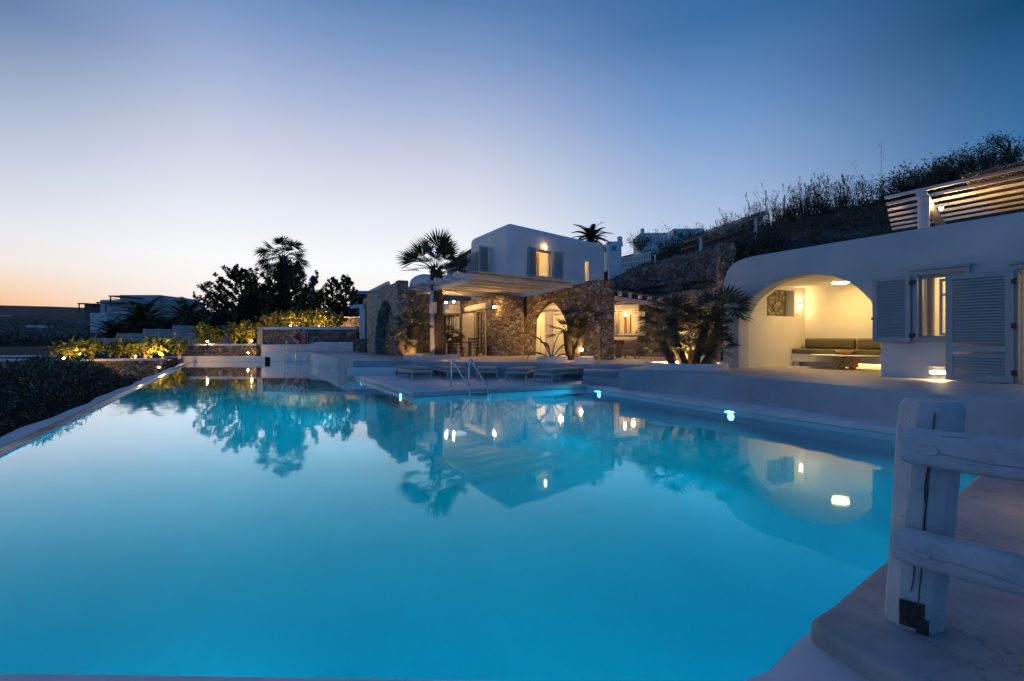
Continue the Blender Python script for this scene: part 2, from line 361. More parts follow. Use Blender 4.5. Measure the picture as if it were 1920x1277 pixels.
fa = N(nt, 'ShaderNodeMath', operation='MULTIPLY_ADD', i_1=1.0, i_2=1.0); L(nt, fz.outputs[0], fa.inputs[0])
fb = N(nt, 'ShaderNodeMath', operation='MULTIPLY', use_clamp=True); L(nt, fa.outputs[0], fb.inputs[0]); L(nt, fz.outputs[0], fb.inputs[1])
L(nt, ramp(nt, fz.outputs[0], [(.05, (.22, .84, 1)), (.16, (.55, .92, 1)), (.34, (.93, .97, 1))]), g.inputs[0])
L(nt, fb.outputs[0], x.inputs[0]); L(nt, x0.outputs[0], x.inputs[1]); L(nt, g.outputs[0], x.inputs[2]); L(nt, x.outputs[0], o.inputs[0]); WATERM = m
mb = MB(); mb.add([(p[0], p[1], 0) for p in WATER], [tuple(range(len(WATER)))]); struct('pool_water', mb, WATERM)
BASIN = mat('pool_basin_render', (.02, .62, .86), .8, .06, .9, .2, .01, 5)
mb = MB(); n_ = len(WATER)
mb.add([(p[0], p[1], -1.45) for p in WATER]+[(p[0], p[1], .012) for p in WATER], [tuple(range(n_))]+[(i, n_+i, n_+(i+1) % n_, (i+1) % n_) for i in range(n_)])
kb = 14; vs = []
for i in range(kb+1):
    a_ = math.pi/2*i/kb; vs += [P(-2.85+6.6*i/kb, 1.5, -.06-1.38*math.sin(a_)), P(-2.85+6.6*i/kb, 40.5, -.06-1.38*math.sin(a_))]
mb.add(vs, [(2*i, 2*i+1, 2*i+3, 2*i+2) for i in range(kb)])
struct('pool_basin', mb, BASIN, smooth=True, sharp=30)
# floor drain seen through the water
mb = MB(); mb.lathe(G(967, 1103, 0)*1.0, [(.05, 0), (.05, .01)], 12)
dr = Vector((.034, 4.47, 0)); mb = MB(); mb.lathe((dr.x, dr.y, -1.449), [(.16, 0), (.16, .015), (.1, .03), (.02, .03)], 20); mb.lathe((dr.x, dr.y, -1.425), [(.07, 0), (.07, .012)], 16)
mb.m = 1; mb.lathe((dr.x, dr.y, -1.419), [(.05, 0), (.05, .02)], 16)
tag(part('floor_drain', mb, [STEEL, BLACK]), 'small round drain cover on the pool floor in the foreground', 'drain')
# overflow edge: lip, wet gutter, white kerb
mb = MB(); lo, hi = 1.0, TL
def strip(mb, s0, s1, z0, z1, t0, t1, below=.6):
    a, b, c_, d = P(s0, t0, z0), P(s0, t1, z0), P(s1, t1, z1), P(s1, t0, z1)
    lo_ = [Vector((q.x, q.y, min(z0, z1)-below)) for q in (a, b, c_, d)]
    mb.add([a, b, c_, d]+lo_, [(0, 3, 2, 1), (4, 5, 6, 7), (0, 1, 5, 4), (1, 2, 6, 5), (2, 3, 7, 6), (3, 0, 4, 7)])
strip(mb, -2.96, -2.88, -.012, .006, lo, hi); struct('pool_edge_lip', mb, PLAST)
mg, nt, b = nodes('wet_gutter'); b.inputs['Roughness'].default_value = .25
wv = N(nt, 'ShaderNodeTexNoise', i_Scale=1.0, i_Detail=4); vv = N(nt, 'ShaderNodeTexCoord'); mp = N(nt, 'ShaderNodeMapping')
mp.inputs['Rotation'].default_value = (0, 0, R(-18)); mp.inputs['Scale'].default_value = (3.2, .55, 1); L(nt, vv.outputs['Object'], mp.inputs[0]); L(nt, mp.outputs[0], wv.inputs['Vector'])
L(nt, ramp(nt, wv.outputs['Fac'], [(.42, (.07, .072, .078)), (.50, (.12, .12, .13)), (.56, (.45, .45, .46))]), b.inputs['Base Color'])
mb = MB(); strip(mb, -3.27, -2.965, -.055, -.03, lo, hi-.3); struct('overflow_gutter', mb, mg)
mb = MB(); k = 60
for i in range(k):
    ta = lerp(lo, hi-.2, i/k); tb = lerp(lo, hi-.2, (i+1)/k)
    wob = lambda t_: .05*math.sin(t_*.9)+.04*math.sin(t_*2.3+1)
    a, b_, c_, d = P(-3.55+wob(ta), ta, -.05), P(-3.55+wob(tb), tb, -.05), P(-3.26, tb, -.045), P(-3.26, ta, -.045)
    dn = Vector((0, 0, -2)); mb.add([a, b_, c_, d, a+dn, b_+dn, c_+dn*.05, d+dn*.05], [(0, 3, 2, 1), (0, 1, 5, 4), (2, 3, 7, 6)])
struct('overflow_kerb', mb, PLASTW, smooth=True, weld=True)
# near platform and its lower kerb
C0 = G(1513, 1157, ZD)
plat = [tuple(C0.xy)]+NEAR+[tuple(P(9.75, 1.6).xy), tuple(P(9.75, -2).xy), (9, -3), (2.1, -3), (1.93, 1.6), (1.79, 2.05), (1.66, 2.3)]
mb = MB(); mb.prism(plat, -.5, ZD); struct('near_platform', mb, NEARF, bevel=.055, seg=4, smooth=True)
curb = [(-4.7, 2.36), (-2, 2.33), (0, 2.285), (.5, 2.265), (.85, 2.25), (1.05, 2.27), (1.25, 2.36), (1.52, 2.59), (1.62, 2.66), (1.8, 2.6), (2.2, 1.0), (2.2, -3), (-4.7, -3)]
mb = MB(); mb.prism(curb, -.5, .03); struct('near_kerb', mb, PLASTW, bevel=.02, seg=2, smooth=True)
# right-hand ledge
mb = MB(); mb.prism([tuple(P(9.75, -2).xy), tuple(P(9.75, 6).xy), tuple(P(9.8, 9).xy), tuple(P(9.97, 12.81).xy), tuple(P(11, 12.6).xy), tuple(P(11, -2).xy)], -.6, .11)
struct('pool_ledge', mb, PLASTW, bevel=.03, smooth=True)
# sun deck
mb = MB(); mb.prism([tuple(P(4.2, 13.13).xy), tuple(P(9.97, 12.81).xy), tuple(P(11.2, 12.7).xy), (6, 18.5), (6, 22.5), tuple(P(4.2, 22.3).xy)], .012, ZD)
struct('sun_deck', mb, DECK, bevel=.012, smooth=True)
# upper terrace
TE = P(4.2, (20.6-4.2*.4889)/.8724)
RW = [G(1161, 692.5, ZT), G(1200, 694, ZT), G(1270, 698.3, ZT), G(1340, 703, ZT), G(1480, 713.5, ZT), G(1640, 728, ZT), G(1920, 752, ZT)]
terr = [(TE.x, 20.6), (A(770, 0, 20.6).x, 20.6), (A(781, 0, 19.9).x, 19.9), (1.2, 18.75), (2.72, 18.25), (3.1, 18.1), (4.9, 17.7), (4.2, 16.2), (3.35, 15.05)]
terr += [tuple(p.xy) for p in RW]+[tuple(P(10.05, -3).xy), tuple(P(24, -3).xy), tuple(P(24, 24).xy), (14, 34), (6, 36.2), tuple(P(4.2, (36.2-4.2*.4889)/.8724).xy)]
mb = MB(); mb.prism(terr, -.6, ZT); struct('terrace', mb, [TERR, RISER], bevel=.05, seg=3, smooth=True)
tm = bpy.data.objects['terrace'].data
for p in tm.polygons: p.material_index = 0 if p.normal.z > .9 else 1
mb = MB()
mb.prism([(2.35, 16.25), (3.42, 15.5), (4.95, 17.75), (2.72, 18.3)], .1, .34); mb.prism([(2.5, 17.0), (3.9, 16.25), (4.92, 17.73), (2.7, 18.28)], .1, .53)
struct('terrace_steps', mb, RISER, bevel=.03, seg=3, smooth=True)
mb = MB(); mb.prism([(A(652, 0, 20.2).x, 20.1), (A(770, 0, 20.2).x, 20.1), (A(775, 0, 20.6).x, 20.65), (TE.x-.1, 20.65)], .1, .44)
struct('terrace_lower_step', mb, PLAST, bevel=.04, seg=3, smooth=True)
# far pool wall
mb = MB(); a = P(-2.88, TL); 
mb.box(((-25.3-17.4)/2, FY+.25, -.05), (25.3-17.4, .5, .88)); 
mb.box(((-17.4-14.5)/2, FY+.2, .06), (2.9+.9, .4, 1.28)); struct('pool_end_wall', mb, PLAST, bevel=.04, seg=3, smooth=True)
# underwater lights in the pool walls
def pool_light(loc, nrm, label, power, group=None):
    nrm = Vector(nrm).normalized(); t_ = thing('pool_light', label, 'pool light', loc, group=group)
    q = nrm.to_track_quat('Z', 'Y').to_matrix(); mb = MB(); mb.lathe((0, 0, 0), [(.13, 0), (.13, .02), (.1, .03)], 18)
    mb.v = [tuple(q@Vector(v)+Vector(loc)) for v in mb.v]; part('rim', mb, PLAST, t_, smooth=True)
    mb = MB(); mb.lathe((0, 0, .031), [(.085, 0), (.07, .02), (.02, .03)], 18); mb.v = [tuple(q@Vector(v)+Vector(loc)) for v in mb.v]; part('lens', mb, POOLL, t_, smooth=True)
    d = bpy.data.lights.new('pool_light_beam', 'SPOT'); d.energy = power; d.spot_size = R(150); d.spot_blend = .6; d.color = (.08, .86, 1); d.shadow_soft_size = .1
    d.use_nodes = True; lt = d.node_tree; e_ = lt.nodes['Emission']; lf_ = N(lt, 'ShaderNodeLightFalloff', i_Strength=1.0); L(lt, lf_.outputs['Linear'], e_.inputs['Strength'])   # scattering carries the beams through the water
    o = link(bpy.data.objects.new('pool_light_beam', d)); o.location = Vector(loc)+nrm*.09; o.rotation_euler = (-nrm).to_track_quat('-Z', 'Y').to_euler() if False else nrm.to_track_quat('-Z', 'Y').to_euler()
    o.parent = t_; o.matrix_parent_inverse = INV[t_]
PW = 18.5
pl_ = [(P(4.2, 14.2, -.13), -D2, 'pool light under the sun deck nearest the deck corner'), (P(4.2, 19.6, -.13), -D2, 'pool light under the deck edge below the left steps'), (P(4.2, 26.5, -.13), -D2, 'farthest pool light in the wall below the terrace'),
       (P(4.2, 33.5, -.13), -D2, 'added pool light close to the far corner of the lane below the lifebuoy wall'), (P(9.9, 12.0, -.13), -D2, 'pool light just right of the inner pool corner'), (P(9.77, 7.2, -.13), -D2, 'pool light in the right wall opposite the arched porch'), (P(9.75, 3.2, -.13), -D2, 'pool light in the right wall hidden by the fence post')]  # the far-corner one is added to brighten the dim end of the lane
for p, nn, lb in pl_: pool_light(p, V3(nn), lb, PW*(10.5, 20, 30, 48, 12, 9.5, 3)[[q[2] for q in pl_].index(lb)]*1.0, 'underwater pool lights')
for i, (p, nn) in enumerate([(P(-2.87, 6, -.35), D2), (P(-2.87, 12, -.35), D2), (P(-2.87, 20, -.35), D2), (P(-2.87, 29, -.35), D2), (Vector((-1.6, 2.36, -.35)), Vector((0, 1))), (Vector((.6, 2.3, -.35)), Vector((.2, 1))), (P(6.2, 1.75, -.35), D1)]):  # unseen lamps added to spread the glow evenly through the basin
    pool_light(p, V3(nn), 'added unseen pool light in the near or overflow wall', PW*(.0, .8, 4, 8, .02, .3, 2.0)[i], 'added pool lights out of view')
# ---------------------------------------------------------------- right-hand villa with the arched porch
PV = Plane(P(13.75, 10.46), -D1)
def uz(pl, *pts): return [pl.uz(*p) for p in pts]
villa = thing('white_house', 'low white rounded house with a big lit arch porch, on the terrace at the right', 'house', P(13.75, 6, ZT))
zt_ = 4.19
arch = uz(PV, (1384, 690), (1384, 607), (1387, 595), (1394, 579), (1408, 559), (1435, 538), (1457, 527), (1480, 520), (1505, 515.5), (1531, 514), (1560, 518), (1590, 528), (1605, 538), (1618, 550), (1630, 563), (1639, 578), (1647, 598), (1650, 620), (1650, 706))
arch[0] = (arch[0][0], ZT-.3); arch[-1] = (arch[-1][0], ZT-.3)
uA0, uA1 = arch[0][0], arch[-1][0]
uW0, uW1 = PV.u(1722), PV.u(1815); zW0, zW1 = 1.66, 3.08
uD0, uD1 = PV.u(1910), PV.u(1910)+1.3; zD1 = 3.05
left = [(0, ZT-.3), (0, 3.35), (.04, 3.6), (.14, 3.83), (.3, 4.0), (.5, 4.1), (.8, 4.165), (1.2, zt_)]
outer = left+[(16, zt_+.04), (16, ZT-.3)]
# doors and the arch reach the floor: they run out of the outline at the bottom
door_r = [(uD1, ZT-.3), (uD1, zD1), (uD0, zD1), (uD0, ZT-.3)]
outer = left+[(16, zt_+.04), (16, ZT-.3)]+door_r+arch[::-1]
win = [(uW0, zW0), (uW1, zW0), (uW1, zW1), (uW0, zW1)]
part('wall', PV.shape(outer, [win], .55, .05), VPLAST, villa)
mb = MB()
# side, roof, back and the porch
PV.box(mb, .03, .13, ZT-.2, 3.55, .5, 6.2)                     # left side wall (outside porch)
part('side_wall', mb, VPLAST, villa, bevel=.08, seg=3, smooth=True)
mb = MB(); 
prof = [(0, 3.5), (.06, 3.75), (.2, 3.95), (.45, 4.07), (.9, 4.12), (16, 4.14), (16, 3.52)]
for a, b in zip(prof[:-2], prof[1:-1]):
    q0, q1 = PV.pt(a[0], a[1], .54), PV.pt(b[0], b[1], .54); r0, r1 = PV.pt(a[0], a[1], 6.2), PV.pt(b[0], b[1], 6.2)
    mb.add([q0, q1, r1, r0], [(0, 1, 2, 3)])
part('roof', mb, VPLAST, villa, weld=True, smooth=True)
# porch: left wall with a stone-backed opening, back wall, right wall, ceiling
tL = 10.46-uA0; PL = Plane(P(13.75+.5, tL), D2)                 # porch left wall: from the front to the back
PLw = Plane(P(13.75, tL), D2)
def sz(px, py):
    k, z = PLw.uz(px, py); return (k, z)
ow = [sz(1437, 600), sz(1491, 594), sz(1491, 545), sz(1437, 555)]
k0, k1 = sz(1438, 600)[0], sz(1489, 600)[0]; zz0, zz1 = sz(1491, 594)[1], sz(1491, 545)[1]
op = [(k0, zz0), (k1, zz0), (k1, zz1), (k0+.55, zz1), (k0, zz1-.3)]
part('porch_wall', PLw.shape([(.5, ZT-.2), (3.7, ZT-.2), (3.7, 3.5), (.5, 3.5)], [op], .3, .01), PLAST, villa)
mb = MB(); PLw.box(mb, k0-.1, k1+.1, zz0-.1, zz1+.1, .31, .4); part('stone_panel', mb, STONEG, villa)
mb = MB(); PV.box(mb, uA0-.3, uA1+1.2, ZT-.2, 3.5, 3.65, 3.9); part('porch_back_wall', mb, PLAST, villa)
mb = MB(); PV.box(mb, uA1+.22, uA1+.5, ZT-.2, 3.5, .55, 3.65); part('porch_wall', mb, PLAST, villa)
mb = MB(); PV.box(mb, uA0-.28, uA1+.5, 3.425, 3.5, .45, 3.7); part('porch_ceiling', mb, PLAST, villa)
# built-in bench with a lit recess under it
sB = 2.85
mb = MB(); PV.box(mb, uA0+.01, uA1+.2, .87, 1.14, sB, 3.65); PV.box(mb, uA0+.01, uA1+.2, ZT-.05, .87, sB+.3, 3.65)
PV.box(mb, uA0+.01, uA0+.2, ZT-.05, .87, sB+.08, sB+.3)
part('bench', mb, PLAST, villa, bevel=.015)
mb = MB(); PV.box(mb, uA0+1.5, uA1+.15, .85, .865, sB+.2, sB+.26); part('light_strip', mb, emit('bench_strip', (1, .60, .18), 9), villa)
OLIVE = mat('olive_grey_cushion', (.15, .135, .075), .85, .12, 6, .4, .004, 160)
cl = [('seat', 'wide', uA0+.02, uA0+1.62), ('seat', 'wide', uA0+1.64, uA0+3.4), ('seat', 'narrow', uA0+3.42, uA1+.18)]
lbs = ['dark olive seat cushion at the left end of the porch bench', 'dark olive seat cushion in the middle of the bench behind the bowl', 'dark olive seat cushion partly hidden behind the blue-grey shutter']
for (nm, kk, a, b), lb in zip(cl, lbs):
    mb = MB(); PV.box(mb, a, b, 1.145, 1.30, sB-.02, 3.62); tag(part('seat_cushion', mb, OLIVE, bevel=.035, seg=3, smooth=True), lb, 'cushion', 'bench seat cushions')
for a, b, lb in ((uA0+.18, uA0+1.75, 'dark olive back cushion leaning on the porch wall, left of the bowl'), (uA0+1.8, uA1+.1, 'dark olive back cushion leaning on the porch wall, above the bowl')):
    me = MB(); PV.box(me, a, b, 1.305, 1.66, 3.3, 3.5)
    o = part('back_cushion', me, OLIVE, bevel=.07, seg=4, smooth=True)
    tag(o, lb, 'cushion', 'bench back cushions')
# coffee table and bowl
STUMP = mat('rough_stump_wood', (.62, .42, .22), .8, .35, 3.5, .9, .03, 16, (3, 3, .7))
cT = G(1584, 691, ZT); 
t_ = thing('coffee_table', 'low stump table with a thin white round top inside the arched porch', 'table', cT)
mb = MB(); prof = []
for j in range(7): prof.append((lerp(.36, .29, j/6)+rnd.uniform(-.01, .01), .06+j*.055))
mb.lathe(cT, prof, 14)
for a, b in ((-.17, -.1), (.17, -.1), (0, .2)): mb.box(cT+Vector((a, b, .03)), (.14, .12, .07))
mb.v = [(x+.03*noise.noise(Vector((x*6, y*6, z*2))), y+.03*noise.noise(Vector((x*6, y*6, z*2+9))), z) for x, y, z in mb.v]
part('stump_base', mb, STUMP, t_, smooth=True)
mb = MB(); mb.lathe(cT, [(.88, .392), (.92, .40), (.92, .418), (.88, .425)], 48); part('table_top', mb, PLAST, t_, smooth=True)
cB = cT+Vector((-.0, .0, .427))
mb = MB(); mb.lathe(cB, [(.08, 0), (.1, .015), (.2, .07), (.27, .15), (.255, .15), (.18, .08), (.05, .03)], 28)
tag(part('bowl', mb, mat('ochre_bowl', (.55, .36, .12), .4, .1, 5), smooth=True), 'wide ochre bowl standing on the low porch table', 'bowl')
# ceiling lamp and sconce in the porch
k_, z_ = PV.uz(1576, 528, 1.6)
cl_ = PV.pt(k_, 3.42, 1.55)
for yy in [1]:
    Yc = (H-3.41)*F/(528.5-CV); cl_ = Vector(((1576-CU)/F*Yc, Yc, 3.42))
t_ = thing('ceiling_lamp', 'round flush ceiling lamp glowing under the porch ceiling', 'lamp', cl_)
mb = MB(); mb.lathe(cl_, [(.25, -.03), (.25, .0)], 32); part('rim', mb, PLAST, t_, smooth=True)
mb = MB(); mb.lathe(cl_, [(.02, -.075), (.15, -.07), (.21, -.05), (.235, -.03)], 32); part('shade', mb, emit('porch_lamp', (1, .60, .18), 105), t_, smooth=True)
def on_left(px, py): k, z = PLw.uz(px, py); return PLw.pt(k, z, 0)
sc = on_left(1499, 569); 
t_ = thing('wall_sconce', 'small white up-and-down wall light beside the stone niche in the porch', 'wall light', sc)
q = -PLw.b; mb = MB(); c_ = sc+V3(q)*.05; mb.box(c_, (.09, .09, .1), rz=math.atan2(D2.y, D2.x)); part('body', mb, PLAST, t_, bevel=.01)
sm_ = [MB().box(c_+Vector((0, 0, e)), (.07, .07, .008), rz=math.atan2(D2.y, D2.x)) for e in (.056, -.056)]; SCM = emit('sconce', (1, .60, .2), 420)
for q in sm_: part('lens', q, SCM, t_)
# window
wf = MB()
def rect_frame(mb, pl, u0, u1, z0, z1, f, d0, d1):
    pl.box(mb, u0, u0+f, z0, z1, d0, d1); pl.box(mb, u1-f, u1, z0, z1, d0, d1)
    pl.box(mb, u0+f, u1-f, z0, z0+f, d0, d1); pl.box(mb, u0+f, u1-f, z1-f, z1, d0, d1)
uo0, uo1 = PV.u(1713), PV.u(1820)
rect_frame(wf, PV, uo0, uo1, zW0-.1, zW1+.13, .1, -.07, .04)
PV.box(wf, uo0-.02, uo1+.03, zW1+.131, zW1+.19, -.11, .03)
wo = part('window', wf, BLUEW, villa, bevel=.006)
mb = MB(); rect_frame(mb, PV, uW0, uW1, zW0, zW1, .05, .06, .13); part('frame', mb, BLUEW, wo)
mb = MB(); 
um = PV.u(1748); rect_frame(mb, PV, um, uW1-.02, zW0+.06, zW1-.06, .055, .36, .41); zb = PV.uz(1760, 553, .36)[1]; PV.box(mb, um+.05, uW1-.07, zb-.025, zb+.025, .36, .41); part('sash', mb, PLASTW, wo)
mb = MB(); PV.box(mb, uW0+.05, uW1-.05, zW0+.05, zW1-.05, .09, .095); part('pane', mb, GLASS, wo)
mb = MB(); louvre(mb, PV, PV.u(1642), PV.u(1711), 1.56, 3.13, .10, .045, 25, .1, ang=R(4)); ob = part('shutter', mb, BLUEW, villa, bevel=.004)
for z in (1.72, 2.95): mb = MB(); PV.box(mb, PV.u(1711)-.02, PV.u(1713)+.06, z-.05, z+.05, -.14, -.06); part('hinge', mb, BLACK, ob)
mb = MB(); PV.box(mb, PV.u(1642)-.01, PV.u(1642)+.03, 2.1, 2.16, -.2, -.14); part('latch', mb, BLACK, ob)
# door with its tall louvred leaf folded back over the wall
mb = MB(); louvre(mb, PV, PV.u(1783)-.02, PV.u(1904), .735, 3.04, .12, .05, 37, .12, mid=1.42, ang=R(6)); ob = part('door_shutter', mb, BLUEW, villa, bevel=.004)
for z in (.95, 1.9, 2.8): mb = MB(); PV.box(mb, PV.u(1904)-.02, PV.u(1906)+.05, z-.05, z+.05, -.17, -.08); part('hinge', mb, BLACK, ob)
mb = MB(); rect_frame(mb, PV, uD0-.09, uD1+.09, ZT-.1, zD1+.1, .1, -.06, .12); PV.box(mb, uD0-.12, uD1+.12, zD1+.101, zD1+.17, -.1, .03)
do = part('door', mb, BLUEW, villa, bevel=.006)
mb = MB(); rect_frame(mb, PV, uD0+.02, uD0+.62, ZT+.02, zD1-.02, .07, .2, .25); part('frame', mb, PLASTW, do)
mb = MB(); PV.box(mb, uD0+.09, uD0+.55, ZT+.09, zD1-.09, .222, .228); part('pane', mb, GLASS, do)
# the room behind window and door
mb = MB()
PV.box(mb, uA1+.52, 11, ZT-.2, 3.5, 3.6, 3.8); PV.box(mb, 10.8, 11, ZT-.2, 3.5, .56, 3.6); PV.box(mb, uA1+.51, 11, 3.42, 3.5, .5, 3.8)
part('room_wall', mb, PLAST, villa)
mb = MB()
cu0, cu1 = PV.uz(1727, 600, .42)[0], PV.uz(1747, 600, .42)[0]
k = 24; vs = []
for i in range(k+1):
    u_ = lerp(cu0-.1, cu1+.02, i/k); dd = .50+.03*math.sin(i*1.9)
    vs += [PV.pt(u_, 1.0, dd), PV.pt(u_, 3.3, dd)]
mb.add(vs, [(2*i, 2*i+2, 2*i+3, 2*i+1) for i in range(k)]); tag(part('curtain', mb, mat('cream_curtain', (.62, .56, .48), .9, .05), smooth=True), 'pale curtain hanging inside the window of the right house', 'curtain')
point('room_light', PV.pt(uW0+1.0, 3.0, 2.2), 70, r=.15, parent=villa); point('room_light', PV.pt(uD1+1.2, 2.8, 2.0), 60, r=.15, parent=villa)
# reading lamp and a small shelf on the room's back wall
bk = PV.uz(1766, 615, 2.4); c_ = PV.pt(bk[0], bk[1], 2.4)
t_ = thing('reading_lamp', 'dark reading lamp with a cone shade seen through the right window', 'lamp', c_)
dirL = V3(PV.d)
mb = MB(); ax = (dirL*.55+Vector((0, 0, -1))*.9).normalized(); qm = ax.to_track_quat('Z', 'Y').to_matrix()
mb.lathe((0, 0, 0), [(.05, -.18), (.09, -.05), (.15, .16), (.14, .16), (.03, -.17)], 18); mb.v = [tuple(qm@Vector(v)+c_) for v in mb.v]; part('lamp_shade', mb, BLACK, t_, smooth=True)
mb = MB(); mb.tube([c_+ax*-.12, c_-dirL*.55+Vector((0, 0, -.12))], .012, 6); mb.tube([c_-dirL*.5+Vector((0, 0, -.12)), c_-dirL*.5+Vector((0, 0, -1.2))], .012, 6); part('arm', mb, BLACK, t_)
# step light in the wall
k_, z_ = PV.uz(1763, 697)
c_ = PV.pt(k_, z_, 0); t_ = thing('step_light', 'low brick-shaped wall light glowing just above the terrace floor', 'wall light', c_)
mb = MB(); PV.box(mb, k_-.2, k_+.2, z_-.06, z_+.1, -.035, .0); PV.box(mb, k_-.22, k_+.22, z_+.101, z_+.125, -.06, .0); part('body', mb, PLASTW, t_, bevel=.005)
mb = MB(); PV.box(mb, k_-.16, k_+.16, z_-.05, z_+.01, -.04, -.036); part('lens', mb, emit('step_lens', (1, .62, .24), 260), t_)
# ---------------------------------------------------------------- roof-terrace pergola of the right house
rp = thing('roof_pergola', 'timber pergola with cane cover on the roof of the right house', 'pergola', P(19.6, 7.4, 4.2))
zP = 6.55; k0_ = 7
mb = MB()
for i in range(k0_):
    s_ = 19.6+i*.97; te = 8.4+.38*(s_-19.6)
    mb = MB(); mb.beam(P(s_, te, zP), P(s_, -6, zP), .10, .10); part('rafter', mb, WOODW, rp, bevel=.012)
mb = MB(); mb.tube([P(19.2, 7.22, zP-.2), P(20.3, 7.5, zP-.2), P(26.0, 9.02, zP-.2)], .14, 12); part('beam', mb, WOODW, rp, smooth=True)
mb = MB(); mb.tube([P(19.45, 7.25, 4.0), P(19.45, 7.25, zP-.26)], [.16, .15], 12); part('post', mb, WOODW, rp, smooth=True)
mb = MB(); mb.tube([P(25.6, 8.92, 4.0), P(25.6, 8.92, zP-.26)], [.17, .14], 12); part('post', mb, WOODW, rp, smooth=True)
def cane(mb, a, b, c, d, n, r=.022):
    """a mat of parallel canes from edge ab to edge dc"""
    for i in range(n):
        f = (i+.5)/n; p = a.lerp(b, f); q = d.lerp(c, f); e = Vector((0, 0, rnd.uniform(0, .02))); j = (q-p).normalized()
        mb.tube([p-j*rnd.uniform(0, .12)+e, q+j*rnd.uniform(0, .12)+e], r, 4)
mb = MB(); cane(mb, P(19.3, 6.3, zP+.085), P(19.3, -5.5, zP+.085), P(25.8, -5.5, zP+.085), P(25.8, 7.3, zP+.085), 190, .03); part('cane_cover', mb, CANE, rp)
lp = P(20.6, 6.35, 0); Yl = None
def lamp_bulb(loc, label, power, r=.07, group=None, body=None, col=(1, .56, .20)):
    t_ = thing('bulkhead_lamp', label, 'lamp', loc, group=group)
    L_ = 2.6*power/(4*math.pi**2*r*r)
    mb = MB(); mb.ball(loc, r, 12, 8); part('bulb', mb, emit('bulb_%d' % len(bpy.data.materials), col, L_), t_, smooth=True)
    mb = MB()
    if body == 'spike':
        mb.tube([Vector(loc)-Vector((0, 0, .5)), Vector(loc)-Vector((0, 0, r*.8))], .02, 6); mb.lathe(Vector(loc)-Vector((0, 0, r*1.5)), [(.03, 0), (r*.8, r*.5), (r*.8, r*.75)], 12); part('spike', mb, BLACK, t_, smooth=True)
    else:
        nv = V3(body) if body is not None else Vector((0, 0, 1)); nv = nv.normalized(); qm = nv.to_track_quat('Z', 'Y').to_matrix()
        mb.lathe((0, 0, 0), [(r*1.1, r*.7), (r*1.2, r*1.2), (r*.9, r*1.8)], 12); mb.v = [tuple(qm@Vector(v)+Vector(loc)) for v in mb.v]; part('base', mb, WOODW, t_, smooth=True)
    return t_
Yl = 16.4; lamp_bulb(A(1765, 391, Yl), 'glowing lamp under the cane pergola on the right house roof', 120, .055)
# terrace floor of the roof pergola is the roof itself; a slab carries it to the hill
mb = MB(); mb.prism([tuple(P(19.3, 10.8).xy), tuple(P(28, 12).xy), tuple(P(28, -8).xy), tuple(P(19.3, -8).xy)], 3.0, 4.0); struct('roof_terrace_slab', mb, TERR)
# ---------------------------------------------------------------- timber fence in the right foreground
fe = thing('timber_fence', 'white painted log fence with a cracked post, in the right foreground', 'fence', (2.12, 2.55, ZD))
def painted_wood(name, along):
    """white paint over hewn timber: grain along the piece, chips, grey weathering"""
    m, nt, b = nodes(name); b.inputs['Roughness'].default_value = .5
    tc = N(nt, 'ShaderNodeTexCoord'); mp = N(nt, 'ShaderNodeMapping')
    if along is None: mp.inputs['Scale'].default_value = (1, 1, .09)
    else: mp.vector_type = 'TEXTURE'; mp.inputs['Rotation'].default_value = (0, 0, math.atan2(along.y, along.x)); mp.inputs['Scale'].default_value = (11, 1, 1)
    L(nt, tc.outputs['Object'], mp.inputs[0])
    g = N(nt, 'ShaderNodeTexNoise', i_Scale=46, i_Detail=8, i_Roughness=.72); L(nt, mp.outputs[0], g.inputs['Vector'])
    w = N(nt, 'ShaderNodeTexNoise', i_Scale=5, i_Detail=6, i_Roughness=.7); L(nt, tc.outputs['Object'], w.inputs['Vector'])
    c = N(nt, 'ShaderNodeTexNoise', i_Scale=42, i_Detail=4); L(nt, tc.outputs['Object'], c.inputs['Vector'])
    base = ramp(nt, w.outputs['Fac'], [(.3, (.36, .37, .39)), (.48, (.50, .51, .53)), (.7, (.58, .59, .60))])
    def over(a, fac, stops, col):
        f_ = ramp(nt, fac, stops); mx = N(nt, 'ShaderNodeMix', data_type='RGBA'); L(nt, f_, mx.inputs[0]); L(nt, a, mx.inputs[6]); mx.inputs[7].default_value = col+(1,); return mx.outputs[2]
    o = over(base, g.outputs['Fac'], [(.30, (.8, .8, .8)), (.39, (0, 0, 0))], (.16, .15, .14))
    o = over(o, c.outputs['Fac'], [(.24, (.85, .85, .85)), (.29, (0, 0, 0))], (.10, .085, .07)); L(nt, o, b.inputs['Base Color'])
    s1 = N(nt, 'ShaderNodeMath', operation='MULTIPLY_ADD'); L(nt, w.outputs['Fac'], s1.inputs[0]); s1.inputs[1].default_value = .8; L(nt, g.outputs['Fac'], s1.inputs[2]); bump(nt, b, s1.outputs[0], .8, .010); return m
POSTM = painted_wood('cracked_white_paint', None); RAILM = painted_wood('cracked_rail_paint', Vector((.66, -.75, 0)))
mb = MB(); kk = 44; nn = 72; vs = []
p0 = Vector((2.115, 2.56, ZD-.02)); p1 = Vector((2.215, 2.56, 1.31))
